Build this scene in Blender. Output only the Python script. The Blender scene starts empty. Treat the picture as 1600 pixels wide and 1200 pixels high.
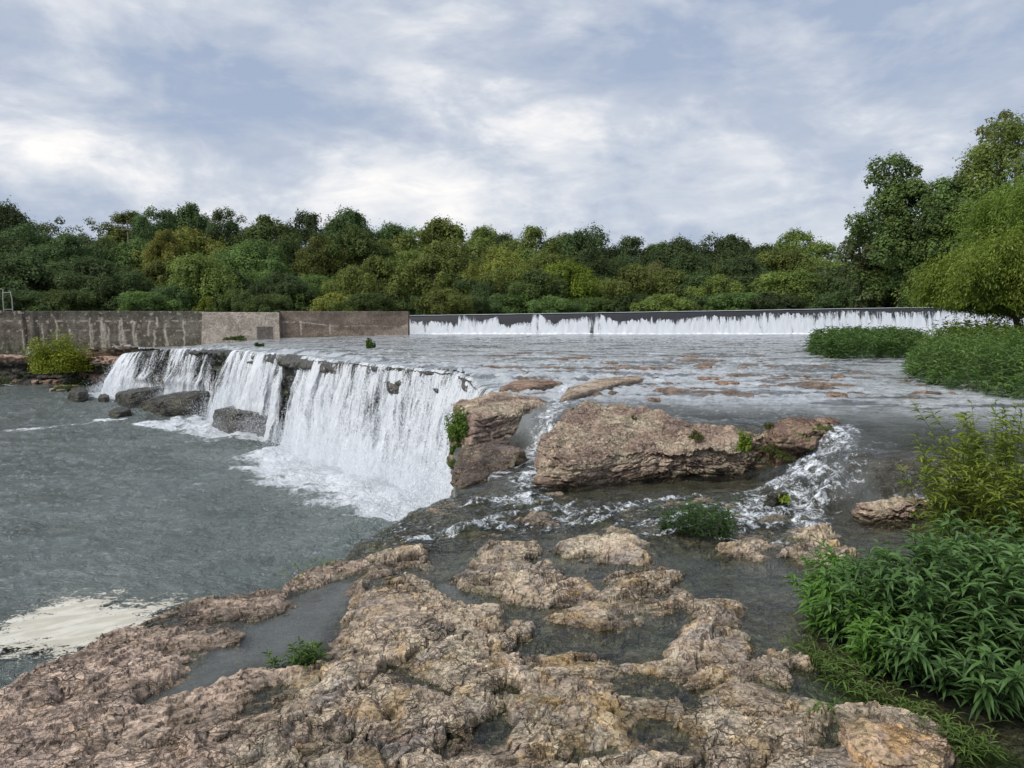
import bpy, math, random
import numpy as np
from mathutils import Vector

random.seed(5)
SC = bpy.context.scene
COL = SC.collection
R = math.radians

# ------------------------------------------------------------------ camera, sky, sun, exposure
EYE = 1.9
FPX = 1100.0
PITCH = math.atan(108.0 / FPX)
cam_d = bpy.data.cameras.new('camera')
cam_d.sensor_width = 36.0
cam_d.lens = 36.0 * FPX / 1600.0
cam_d.clip_start = 0.05
cam_d.clip_end = 3000
cam = bpy.data.objects.new('camera', cam_d)
COL.objects.link(cam)
cam.location = (0, 0, EYE)
cam.rotation_euler = (math.pi / 2 - PITCH, 0, 0)
SC.camera = cam

SUN_EL, SUN_AZ = 48.0, -125.0        # degrees; azimuth clockwise from +Y (camera forward)


class G:
    """small helper for building node trees"""
    def __init__(self, tree):
        self.t = tree
        self.n = tree.nodes
        self.l = tree.links

    def new(self, kind, **kw):
        nd = self.n.new(kind)
        for k, v in kw.items():
            setattr(nd, k, v)
        return nd

    def put(self, sock, v):
        if v is None:
            return
        if isinstance(v, bpy.types.NodeSocket):
            self.l.new(v, sock)
        else:
            if sock.type == 'RGBA' and isinstance(v, (tuple, list)) and len(v) == 3:
                v = (*v, 1)
            sock.default_value = v

    def math(self, op, a, b=None, c=None, clamp=False):
        nd = self.new('ShaderNodeMath', operation=op, use_clamp=clamp)
        for i, v in enumerate((a, b, c)):
            self.put(nd.inputs[i], v)
        return nd.outputs[0]

    def mix(self, fac, a, b, mode='MIX'):
        nd = self.new('ShaderNodeMix', data_type='RGBA', blend_type=mode)
        self.put(nd.inputs[0], fac)
        self.put(nd.inputs[6], a)
        self.put(nd.inputs[7], b)
        return nd.outputs[2]

    def smooth(self, v, a, b, lo=0.0, hi=1.0):
        nd = self.new('ShaderNodeMapRange', interpolation_type='SMOOTHSTEP')
        self.put(nd.inputs[0], v)
        nd.inputs[1].default_value = a
        nd.inputs[2].default_value = b
        nd.inputs[3].default_value = lo
        nd.inputs[4].default_value = hi
        return nd.outputs[0]

    def noise(self, vec, scale, detail=4, rough=0.55, distort=0.0):
        nd = self.new('ShaderNodeTexNoise')
        self.put(nd.inputs['Vector'], vec)
        nd.inputs['Scale'].default_value = scale
        nd.inputs['Detail'].default_value = detail
        nd.inputs['Roughness'].default_value = rough
        nd.inputs['Distortion'].default_value = distort
        return nd.outputs[0]

    def mapping(self, vec, scale=(1, 1, 1), rot=(0, 0, 0), loc=(0, 0, 0)):
        nd = self.new('ShaderNodeMapping')
        self.put(nd.inputs[0], vec)
        nd.inputs[1].default_value = loc
        nd.inputs[2].default_value = rot
        nd.inputs[3].default_value = scale
        return nd.outputs[0]


def make_world():
    w = bpy.data.worlds.new("World")
    SC.world = w
    w.use_nodes = True
    g = G(w.node_tree)
    g.n.clear()
    out = g.new('ShaderNodeOutputWorld')
    bg = g.new('ShaderNodeBackground')
    bg.inputs[1].default_value = 0.1
    g.l.new(bg.outputs[0], out.inputs[0])
    sky = g.new('ShaderNodeTexSky', sky_type='NISHITA')
    sky.sun_disc = False
    sky.sun_elevation = R(SUN_EL)
    sky.sun_rotation = R(SUN_AZ)
    tc = g.new('ShaderNodeTexCoord').outputs['Generated']
    sp = g.new('ShaderNodeSeparateXYZ')
    g.l.new(tc, sp.inputs[0])
    x, y, z = sp.outputs
    zc = g.math('ADD', g.math('MAXIMUM', z, 0.0), 0.16)
    cv = g.new('ShaderNodeCombineXYZ')
    g.put(cv.inputs[0], g.math('DIVIDE', x, zc))
    g.put(cv.inputs[1], g.math('DIVIDE', y, zc))
    p = cv.outputs[0]
    n_big = g.noise(g.mapping(p, (0.8, 1.0, 1), (0, 0, 0.35), (3.1, 1.7, 0)), 0.75, 6, 0.55, 0.6)
    n_mid = g.noise(g.mapping(tc, (1.0, 1.0, 1.9), (0.0, 0.25, 0), (1.7, 2.3, 0.4)), 5.0, 12, 0.57, 0.25)
    n_fine = g.noise(g.mapping(tc, (0.8, 0.8, 2.6), (0.0, 0.30, 0), (4.0, 0.3, 1.0)), 11.0, 10, 0.6, 0.5)
    ys = g.math('MAXIMUM', y, 0.04)
    u = g.math('DIVIDE', x, ys)
    v = g.math('DIVIDE', z, ys)

    def blob(u0, v0, su, sv, amp, tilt=0.0):
        du = g.math('SUBTRACT', u, u0)
        dv = g.math('SUBTRACT', g.math('SUBTRACT', v, v0), g.math('MULTIPLY', du, tilt))
        a = g.math('POWER', g.math('DIVIDE', du, su), 2.0)
        b = g.math('POWER', g.math('DIVIDE', dv, sv), 2.0)
        return g.math('MULTIPLY', g.math('EXPONENT', g.math('MULTIPLY', g.math('ADD', a, b), -1.0)), amp)
    blobs = [blob(-0.62, 0.235, 0.20, 0.04, 0.42, -0.1), blob(-0.42, 0.185, 0.40, 0.05, 0.17, -0.08),
             blob(-0.05, 0.345, 0.12, 0.075, 0.46), blob(0.14, 0.275, 0.13, 0.04, 0.28, 0.15),
             blob(0.42, 0.20, 0.20, 0.055, 0.27, 0.3), blob(0.62, 0.30, 0.3, 0.03, 0.14, 0.25),
             blob(-0.1, 0.13, 0.5, 0.05, 0.05),
             blob(-0.30, 0.36, 0.24, 0.07, -0.26, -0.05), blob(0.30, 0.40, 0.40, 0.07, -0.18, 0.15),
             blob(0.22, 0.19, 0.12, 0.05, -0.12)]
    s = blobs[0]
    for b in blobs[1:]:
        s = g.math('ADD', s, b)
    tex = g.math('ADD', g.math('ADD', g.math('MULTIPLY', g.math('SUBTRACT', n_mid, 0.5), 0.9), g.math('MULTIPLY', g.math('SUBTRACT', g.smooth(n_mid, 0.40, 0.62), 0.5), 0.30)),
                 g.math('MULTIPLY', g.math('SUBTRACT', n_fine, 0.5), 0.8))
    big = g.math('MULTIPLY', g.math('SUBTRACT', n_big, 0.5), 0.7)
    br = g.math('ADD', g.math('ADD', g.math('ADD', s, tex), big), 0.33)
    ramp = g.new('ShaderNodeValToRGB')
    g.put(ramp.inputs[0], br)
    el = ramp.color_ramp.elements
    el[0].position = 0.0
    el[0].color = (0.290, 0.345, 0.450, 1)
    el[1].position = 1.0
    el[1].color = (0.76, 0.74, 0.72, 1)
    for pos, c in ((0.3, (0.360, 0.405, 0.490)), (0.55, (0.455, 0.490, 0.550)), (0.78, (0.60, 0.61, 0.635))):
        e = el.new(pos)
        e.color = (*c, 1)
    cloud = g.mix(1.0, ramp.outputs[0], (10.0, 10.0, 10.0), 'MULTIPLY')
    # thin cloud: some of the clear sky comes through
    gap = g.smooth(g.math('ADD', br, g.math('MULTIPLY', n_fine, 0.15)), 0.02, 0.3, 0.15, 0.04)
    colr = g.mix(gap, cloud, sky.outputs[0])
    g.put(bg.inputs[0], colr)


make_world()
sun_d = bpy.data.lights.new('sun', 'SUN')
sun_d.energy = 2.1
sun_d.angle = R(18)
sun_d.color = (1.0, 0.955, 0.89)
sun = bpy.data.objects.new('sun', sun_d)
COL.objects.link(sun)
_az, _el = R(SUN_AZ), R(SUN_EL)
to_sun = Vector((math.sin(_az) * math.cos(_el), math.cos(_az) * math.cos(_el), math.sin(_el)))
sun.rotation_euler = (-to_sun).to_track_quat('-Z', 'Y').to_euler()

SC.view_settings.view_transform = 'Standard'
SC.view_settings.look = 'None'
SC.view_settings.gamma = 1
SC.view_settings.exposure = 0.47
SC.view_settings.use_curve_mapping = False
SC.render.engine = 'CYCLES'
SC.cycles.max_bounces = 6
SC.cycles.volume_bounces = 3
SC.cycles.diffuse_bounces = 3
SC.cycles.glossy_bounces = 3
SC.cycles.transparent_max_bounces = 16
SC.cycles.caustics_reflective = False
SC.cycles.caustics_refractive = False

# ------------------------------------------------------------------ numeric helpers
_rs = np.random.RandomState(11)
_P = _rs.permutation(256)
_P = np.concatenate([_P, _P, _P]).astype(np.int32)
_ga = _rs.rand(256) * 2 * np.pi
_G2 = np.stack([np.cos(_ga), np.sin(_ga)], 1)
_g3 = _rs.normal(size=(256, 3))
_G3 = _g3 / np.linalg.norm(_g3, axis=1)[:, None] * 1.25


def _fade(t):
    return t * t * t * (t * (t * 6 - 15) + 10)


def n2(x, y):
    xi = np.floor(x).astype(np.int64)
    yi = np.floor(y).astype(np.int64)
    xf = x - xi
    yf = y - yi
    u, v = _fade(xf), _fade(yf)
    xi &= 255
    yi &= 255

    def gr(ix, iy, dx, dy):
        gg = _G2[_P[_P[ix & 255] + (iy & 255)]]
        return gg[..., 0] * dx + gg[..., 1] * dy
    a = gr(xi, yi, xf, yf)
    b = gr(xi + 1, yi, xf - 1, yf)
    c = gr(xi, yi + 1, xf, yf - 1)
    d = gr(xi + 1, yi + 1, xf - 1, yf - 1)
    return ((a + u * (b - a)) * (1 - v) + (c + u * (d - c)) * v) * 1.4


def n3(x, y, z):
    xi = np.floor(x).astype(np.int64)
    yi = np.floor(y).astype(np.int64)
    zi = np.floor(z).astype(np.int64)
    xf, yf, zf = x - xi, y - yi, z - zi
    u, v, w = _fade(xf), _fade(yf), _fade(zf)

    def gr(a, b, c):
        gg = _G3[_P[_P[_P[(xi + a) & 255] + ((yi + b) & 255)] + ((zi + c) & 255)]]
        return gg[..., 0] * (xf - a) + gg[..., 1] * (yf - b) + gg[..., 2] * (zf - c)
    def lerp(a, b, t):
        return a + t * (b - a)
    return lerp(lerp(lerp(gr(0, 0, 0), gr(1, 0, 0), u), lerp(gr(0, 1, 0), gr(1, 1, 0), u), v),
                lerp(lerp(gr(0, 0, 1), gr(1, 0, 1), u), lerp(gr(0, 1, 1), gr(1, 1, 1), u), v), w)


def fbm2(x, y, o=4, lac=2.03, gain=0.5):
    s = 0.0
    a = 1.0
    for i in range(o):
        s = s + a * n2(x + 17.3 * i, y - 9.1 * i)
        x, y = x * lac, y * lac
        a *= gain
    return s


def fbm3(x, y, z, o=4, lac=2.03, gain=0.5):
    s = 0.0
    a = 1.0
    for i in range(o):
        s = s + a * n3(x + 17.3 * i, y - 9.1 * i, z + 5.7 * i)
        x, y, z = x * lac, y * lac, z * lac
        a *= gain
    return s


def hash01(i, j, k=0):
    return _P[_P[_P[i & 255] + (j & 255)] + (k & 255)] / 255.0


def voro(x, y, jit=0.9):
    """F1, F2, random of the cell, offset to cell point"""
    xi = np.floor(x).astype(np.int64)
    yi = np.floor(y).astype(np.int64)
    f1 = np.full(x.shape, 9.0)
    f2 = np.full(x.shape, 9.0)
    cid = np.zeros(x.shape)
    ox = np.zeros(x.shape)
    oy = np.zeros(x.shape)
    for a in (-1, 0, 1):
        for b in (-1, 0, 1):
            ci, cj = xi + a, yi + b
            px = ci + 0.5 + (hash01(ci, cj, 1) - 0.5) * jit
            py = cj + 0.5 + (hash01(ci, cj, 2) - 0.5) * jit
            d = np.hypot(px - x, py - y)
            new = d < f1
            f2 = np.where(new, f1, np.minimum(f2, d))
            cid = np.where(new, hash01(ci, cj, 3), cid)
            ox = np.where(new, x - px, ox)
            oy = np.where(new, y - py, oy)
            f1 = np.where(new, d, f1)
    return f1, f2, cid, ox, oy


def sstep(v, a, b):
    t = np.clip((v - a) / (b - a), 0, 1)
    return t * t * (3 - 2 * t)


def lerp(a, b, t):
    return a + (b - a) * t


def sdf(poly, x, y):
    """signed distance to a closed polygon, positive inside"""
    poly = np.asarray(poly, float)
    d = np.full(x.shape, 1e9)
    ins = np.zeros(x.shape, bool)
    n = len(poly)
    for i in range(n):
        ax, ay = poly[i]
        bx, by = poly[(i + 1) % n]
        ex, ey = bx - ax, by - ay
        wx, wy = x - ax, y - ay
        t = np.clip((wx * ex + wy * ey) / (ex * ex + ey * ey + 1e-12), 0, 1)
        d = np.minimum(d, (wx - ex * t) ** 2 + (wy - ey * t) ** 2)
        c = (ay > y) != (by > y)
        if abs(by - ay) > 1e-12:
            ins ^= c & (x < (bx - ax) * (y - ay) / (by - ay) + ax)
    return np.sqrt(d) * np.where(ins, 1, -1)


def ray(px, py):
    dx, dy = (px - 800) / FPX, (600 - py) / FPX
    return dx, math.cos(PITCH) + dy * math.sin(PITCH), -math.sin(PITCH) + dy * math.cos(PITCH)


def at(px, py, z=0.0):
    X, Y, Z = ray(px, py)
    t = (z - EYE) / Z
    return X * t, Y * t


def at_y(px, py, y):
    X, Y, Z = ray(px, py)
    t = y / Y
    return X * t, y, EYE + Z * t


def ground_poly(pts, z=0.0):
    return [at(a, b, z) for a, b in pts]


# ------------------------------------------------------------------ mesh helpers
def mk_mesh(name, verts, quads=None, tris=None, cols=None, uv=None, smooth=True, mat=None):
    verts = np.asarray(verts, np.float32)
    parts, sizes = [], []
    if quads is not None and len(quads):
        q = np.asarray(quads, np.int32)
        parts.append(q.ravel())
        sizes.append(np.full(len(q), 4, np.int32))
    if tris is not None and len(tris):
        t = np.asarray(tris, np.int32)
        parts.append(t.ravel())
        sizes.append(np.full(len(t), 3, np.int32))
    loops = np.concatenate(parts)
    sizes = np.concatenate(sizes)
    me = bpy.data.meshes.new(name)
    me.vertices.add(len(verts))
    me.vertices.foreach_set('co', verts.ravel())
    me.loops.add(len(loops))
    me.loops.foreach_set('vertex_index', loops)
    me.polygons.add(len(sizes))
    start = np.concatenate([[0], np.cumsum(sizes)[:-1]]).astype(np.int32)
    me.polygons.foreach_set('loop_start', start)
    me.polygons.foreach_set('use_smooth', np.full(len(sizes), smooth, bool))
    me.update(calc_edges=True)
    if cols is not None:
        cols = np.asarray(cols, np.float32)
        if cols.shape[1] == 3:
            cols = np.concatenate([cols, np.ones((len(cols), 1), np.float32)], 1)
        ca = me.color_attributes.new('Col', 'FLOAT_COLOR', 'POINT')
        ca.data.foreach_set('color', cols.ravel())
    if uv is not None:
        ul = me.uv_layers.new(name='UVMap')
        ul.data.foreach_set('uv', np.asarray(uv, np.float32)[loops].ravel())
    if mat:
        me.materials.append(mat)
    return me


def grid_quads(nr, nc, wrap=False):
    i = np.arange(nr - 1)[:, None] * nc
    j = np.arange(nc if wrap else nc - 1)[None, :]
    j2 = (j + 1) % nc
    return np.stack([i + j, i + j2, i + nc + j2, i + nc + j], -1).reshape(-1, 4)


def obj(name, me, parent=None):
    o = bpy.data.objects.new(name, me)
    COL.objects.link(o)
    if parent is not None:
        o.parent = parent
    return o


def tag(o, label=None, cat=None, group=None, kind=None):
    if label:
        o['label'] = label
    if cat:
        o['category'] = cat
    if group:
        o['group'] = group
    if kind:
        o['kind'] = kind
    return o


def empty(name, loc, label, cat, group=None):
    o = bpy.data.objects.new(name, None)
    o.empty_display_size = 0.2
    COL.objects.link(o)
    o.location = loc
    return tag(o, label, cat, group)


def tubes(paths, seg=5):
    """paths: list of (points Nx3, radii N) -> verts, quads"""
    V, Q = [], []
    base = 0
    ang = np.arange(seg) * 2 * np.pi / seg
    for pts, rad in paths:
        pts = np.asarray(pts, float)
        rad = np.asarray(rad, float)
        d = np.gradient(pts, axis=0)
        d /= np.linalg.norm(d, axis=1)[:, None] + 1e-9
        ref = np.where(np.abs(d[:, 2:3]) > 0.9, np.array([[1.0, 0, 0]]), np.array([[0, 0, 1.0]]))
        a = np.cross(d, ref)
        a /= np.linalg.norm(a, axis=1)[:, None] + 1e-9
        b = np.cross(d, a)
        ring = pts[:, None] + rad[:, None, None] * (np.cos(ang)[None, :, None] * a[:, None] + np.sin(ang)[None, :, None] * b[:, None])
        V.append(ring.reshape(-1, 3))
        Q.append(grid_quads(len(pts), seg, True) + base)
        base += len(pts) * seg
    return np.concatenate(V), np.concatenate(Q)


def box_vq(x0, x1, y0, y1, z0, z1):
    v = np.array([(x0, y0, z0), (x1, y0, z0), (x1, y1, z0), (x0, y1, z0), (x0, y0, z1), (x1, y0, z1), (x1, y1, z1), (x0, y1, z1)], float)
    q = np.array([(0, 3, 2, 1), (4, 5, 6, 7), (0, 1, 5, 4), (1, 2, 6, 5), (2, 3, 7, 6), (3, 0, 4, 7)])
    return v, q


def join_vq(items):
    V, Q, b = [], [], 0
    for v, q in items:
        V.append(v)
        Q.append(np.asarray(q) + b)
        b += len(v)
    return np.concatenate(V), np.concatenate(Q)


# ------------------------------------------------------------------ materials
def base_mat(name):
    m = bpy.data.materials.new(name)
    m.use_nodes = True
    g = G(m.node_tree)
    g.n.clear()
    return m, g, g.new('ShaderNodeOutputMaterial')


def bump(g, height, strength, dist, normal=None):
    b = g.new('ShaderNodeBump')
    b.inputs['Strength'].default_value = strength
    b.inputs['Distance'].default_value = dist
    g.put(b.inputs['Height'], height)
    if normal is not None:
        g.put(b.inputs['Normal'], normal)
    return b.outputs[0]


def rock_material(name, scale=1.0, bstr=0.6, bdist=0.02, pits=0.0):
    m, g, out = base_mat(name)
    at_ = g.new('ShaderNodeVertexColor', layer_name='Col')
    co = g.new('ShaderNodeTexCoord').outputs['Object']
    n1 = g.noise(co, 38 * scale, 6, 0.7)
    n2_ = g.noise(co, 9 * scale, 6, 0.62, 0.0)
    v = g.new('ShaderNodeTexVoronoi')
    g.put(v.inputs['Vector'], co)
    v.inputs['Scale'].default_value = 60 * scale
    wn = g.new('ShaderNodeTexNoise')
    g.put(wn.inputs['Vector'], co)
    wn.inputs['Scale'].default_value = 7 * scale
    wn.inputs['Detail'].default_value = 4
    wv = g.new('ShaderNodeVectorMath', operation='MULTIPLY_ADD')
    g.put(wv.inputs[0], wn.outputs['Color'])
    wv.inputs[1].default_value = (0.09 / scale, 0.09 / scale, 0.09 / scale)
    g.put(wv.inputs[2], co)
    frac = None
    cellc = None
    for sc_, wgt in ((9.0, 1.0), (24.0, 0.55)):
        mp = g.mapping(wv.outputs[0], (1.0, 1.5, 1.6), (0, 0, 0.5))
        e_ = g.new('ShaderNodeTexVoronoi', feature='DISTANCE_TO_EDGE')
        g.put(e_.inputs['Vector'], mp)
        e_.inputs['Scale'].default_value = sc_ * scale
        k_ = g.new('ShaderNodeTexVoronoi', feature='F1')
        g.put(k_.inputs['Vector'], mp)
        k_.inputs['Scale'].default_value = sc_ * scale
        cs_ = g.new('ShaderNodeSeparateColor')
        g.put(cs_.inputs[0], k_.outputs['Color'])
        hgt_ = g.math('MULTIPLY', g.math('ADD', g.smooth(e_.outputs['Distance'], 0.0, 0.05), g.math('MULTIPLY', cs_.outputs[0], 0.8)), wgt)
        frac = hgt_ if frac is None else g.math('ADD', frac, hgt_)
        crack_ = g.smooth(e_.outputs['Distance'], 0.008, 0.035)
        cellc = (crack_, cs_.outputs[1]) if cellc is None else (g.math('MULTIPLY', cellc[0], g.smooth(crack_, 0, 1, 0.55, 1.0)), g.math('ADD', g.math('MULTIPLY', cellc[1], 0.5), g.math('MULTIPLY', cs_.outputs[1], 0.5)))
    sp = g.smooth(n1, 0.3, 0.7, 0.62, 1.38)
    sp2 = g.smooth(n2_, 0.3, 0.7, 0.8, 1.2)
    f = g.math('MULTIPLY', sp, sp2)
    c = g.new('ShaderNodeVectorMath', operation='SCALE')
    g.put(c.inputs[0], at_.outputs['Color'])
    g.put(c.inputs['Scale'], f)
    colr = c.outputs[0]
    pit = g.noise(g.mapping(co, (1.0, 1.4, 1.0), (0, 0, 0.5)), 21 * scale, 7, 0.72, 0.15)
    pf = g.smooth(pit, 0.38, 0.47)
    if pits > 0:
        zone = g.smooth(g.noise(co, 1.7 * scale, 4, 0.6), 0.42, 0.60)
        zone2 = g.smooth(g.noise(g.mapping(co, loc=(3, 7, 1)), 1.3 * scale, 4, 0.6), 0.40, 0.56)
        tone = g.new('ShaderNodeVectorMath', operation='SCALE')
        g.put(tone.inputs[0], colr)
        g.put(tone.inputs['Scale'], g.smooth(cellc[1], 0.2, 0.8, 0.80, 1.20))
        colr = g.mix(zone2, colr, tone.outputs[0])
        brk_ = g.smooth(g.noise(g.mapping(co, loc=(9, 2, 5)), 4.5 * scale, 3, 0.6), 0.44, 0.58)
        colr = g.mix(g.math('MULTIPLY', g.math('SUBTRACT', 1.0, cellc[0]), g.math('MULTIPLY', g.math('MULTIPLY', zone2, brk_), 0.75)), colr, (0.07, 0.053, 0.04))
        colr = g.mix(g.math('MULTIPLY', g.math('SUBTRACT', 1.0, pf), g.math('MULTIPLY', zone, pits)), colr, (0.055, 0.042, 0.032))
        chip = g.smooth(g.noise(co, 55 * scale, 4, 0.7, 0.3), 0.60, 0.72)
        colr = g.mix(g.math('MULTIPLY', chip, 0.4 * pits), colr, (0.55, 0.46, 0.34))
    bs = g.new('ShaderNodeBsdfPrincipled')
    g.put(bs.inputs['Base Color'], colr)
    g.put(bs.inputs['Roughness'], g.smooth(at_.outputs['Alpha'], 0, 1, 0.9, 0.22))
    g.put(bs.inputs['Specular IOR Level'], g.smooth(at_.outputs['Alpha'], 0, 1, 0.25, 0.5))
    h = g.math('ADD', g.math('MULTIPLY', n1, 0.6), g.math('ADD', n2_, g.math('MULTIPLY', v.outputs['Distance'], 0.4)))
    if pits > 0:
        h = g.math('ADD', g.math('ADD', g.math('MULTIPLY', h, 0.6), g.math('MULTIPLY', pf, 0.6)), g.math('MULTIPLY', g.math('MULTIPLY', frac, g.math('MULTIPLY', zone2, g.smooth(brk_, 0, 1, 0.35, 1.0))), 1.25))
    g.put(bs.inputs['Normal'], bump(g, h, bstr, bdist))
    g.l.new(bs.outputs[0], out.inputs[0])
    return m


def leaf_material(name, trans=0.3, rough=0.5, spec=0.3):
    m, g, out = base_mat(name)
    at_ = g.new('ShaderNodeVertexColor', layer_name='Col')
    bs = g.new('ShaderNodeBsdfPrincipled')
    g.put(bs.inputs['Base Color'], at_.outputs['Color'])
    bs.inputs['Roughness'].default_value = rough
    bs.inputs['Specular IOR Level'].default_value = spec
    tr = g.new('ShaderNodeBsdfTranslucent')
    g.put(tr.inputs[0], g.mix(1.0, at_.outputs['Color'], (1.3, 1.35, 0.6), 'MULTIPLY'))
    mx = g.new('ShaderNodeMixShader')
    mx.inputs[0].default_value = trans
    g.l.new(bs.outputs[0], mx.inputs[1])
    g.l.new(tr.outputs[0], mx.inputs[2])
    g.l.new(mx.outputs[0], out.inputs[0])
    return m


def tinted_leaf(name, tint):
    """crown colour: per-leaf variation (Col) times the colour of this kind of tree"""
    m, g, out = base_mat(name)
    at_ = g.new('ShaderNodeVertexColor', layer_name='Col')
    oi = g.new('ShaderNodeObjectInfo')
    hs = g.new('ShaderNodeHueSaturation')
    g.put(hs.inputs['Color'], g.mix(1.0, at_.outputs['Color'], tint, 'MULTIPLY'))
    g.put(hs.inputs['Hue'], g.smooth(oi.outputs['Random'], 0, 1, 0.485, 0.512))
    g.put(hs.inputs['Value'], g.smooth(oi.outputs['Random'], 0, 1, 0.72, 1.38))
    bs = g.new('ShaderNodeBsdfPrincipled')
    g.put(bs.inputs['Base Color'], hs.outputs[0])
    bs.inputs['Roughness'].default_value = 0.6
    bs.inputs['Specular IOR Level'].default_value = 0.25
    tr = g.new('ShaderNodeBsdfTranslucent')
    g.put(tr.inputs[0], hs.outputs[0])
    mx = g.new('ShaderNodeMixShader')
    mx.inputs[0].default_value = 0.38
    g.l.new(bs.outputs[0], mx.inputs[1])
    g.l.new(tr.outputs[0], mx.inputs[2])
    g.l.new(mx.outputs[0], out.inputs[0])
    return m


def plain_mat(name, color, rough=0.8, noise_scale=8.0, var=0.3, bdist=0.01, metal=0.0):
    m, g, out = base_mat(name)
    co = g.new('ShaderNodeTexCoord').outputs['Object']
    n = g.noise(co, noise_scale, 6, 0.65)
    c = g.new('ShaderNodeVectorMath', operation='SCALE')
    rgb = g.new('ShaderNodeRGB')
    rgb.outputs[0].default_value = (*color, 1)
    g.put(c.inputs[0], rgb.outputs[0])
    g.put(c.inputs['Scale'], g.smooth(n, 0.25, 0.75, 1 - var, 1 + var))
    bs = g.new('ShaderNodeBsdfPrincipled')
    g.put(bs.inputs['Base Color'], c.outputs[0])
    bs.inputs['Roughness'].default_value = rough
    bs.inputs['Metallic'].default_value = metal
    g.put(bs.inputs['Normal'], bump(g, n, 0.5, bdist))
    g.l.new(bs.outputs[0], out.inputs[0])
    return m


def foam_shader(g):
    d = g.new('ShaderNodeBsdfPrincipled')
    d.inputs['Base Color'].default_value = (0.80, 0.84, 0.88, 1)
    d.inputs['Roughness'].default_value = 0.6
    d.inputs['Specular IOR Level'].default_value = 0.3
    return d


def river_material():
    """shallow flowing water: clear, mirrored at low angles, broken into foam where the Col attribute says so.
       Col.r foam, Col.g chop, Col.b depth/murk"""
    m, g, out = base_mat('river_water')
    at_ = g.new('ShaderNodeVertexColor', layer_name='Col')
    sp = g.new('ShaderNodeSeparateColor')
    g.l.new(at_.outputs['Color'], sp.inputs[0])
    foam, chop, murk_sheen = sp.outputs
    co = g.new('ShaderNodeTexCoord').outputs['Object']
    w1 = g.noise(g.mapping(co, (1.0, 1.6, 1), (0, 0, 0.5)), 4.0, 5, 0.6, 0.4)
    w2 = g.noise(g.mapping(co, (1.0, 2.0, 1), (0, 0, 0.3)), 17.0, 5, 0.65, 0.5)
    w3 = g.noise(g.mapping(co, (0.6, 1.6, 1), (0, 0, 0.2)), 1.3, 4, 0.6, 0.3)
    h = g.math('ADD', g.math('MULTIPLY', w3, 2.2), g.math('ADD', w1, g.math('MULTIPLY', w2, 0.35)))
    b = g.new('ShaderNodeBump')
    b.inputs['Distance'].default_value = 0.10
    g.put(b.inputs['Strength'], g.math('MULTIPLY', chop, 1.0, clamp=True))
    g.put(b.inputs['Height'], h)
    nrm = b.outputs[0]
    fr = g.new('ShaderNodeFresnel')
    fr.inputs[0].default_value = 1.333
    g.put(fr.inputs['Normal'], nrm)
    tr = g.new('ShaderNodeBsdfTransparent')
    tr.inputs[0].default_value = (0.74, 0.79, 0.70, 1)
    mu = g.new('ShaderNodeBsdfDiffuse')
    g.put(mu.inputs[0], g.mix(at_.outputs['Alpha'], (0.185, 0.198, 0.192), (0.52, 0.545, 0.56)))  # silt and froth, with reflected sky put into the paler far colour
    body = g.new('ShaderNodeMixShader')
    g.put(body.inputs[0], murk_sheen)
    g.l.new(tr.outputs[0], body.inputs[1])
    g.l.new(mu.outputs[0], body.inputs[2])
    gl = g.new('ShaderNodeBsdfGlossy')
    gl.inputs['Roughness'].default_value = 0.06
    g.put(gl.inputs['Normal'], nrm)
    mx = g.new('ShaderNodeMixShader')
    g.put(mx.inputs[0], fr.outputs[0])
    g.l.new(body.outputs[0], mx.inputs[1])
    g.l.new(gl.outputs[0], mx.inputs[2])
    fo = foam_shader(g)
    fn = g.noise(co, 9.0, 8, 0.72, 0.8)
    fn2 = g.noise(co, 45.0, 4, 0.7, 0.4)
    fsum = g.math('ADD', g.math('MULTIPLY', fn, 0.75), g.math('MULTIPLY', fn2, 0.25))
    ff = g.smooth(g.math('SUBTRACT', g.math('ADD', fsum, foam), 1.0), -0.06, 0.14)
    fin = g.new('ShaderNodeMixShader')
    g.put(fin.inputs[0], ff)
    g.l.new(mx.outputs[0], fin.inputs[1])
    g.l.new(fo.outputs[0], fin.inputs[2])
    g.l.new(fin.outputs[0], out.inputs[0])
    return m


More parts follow.
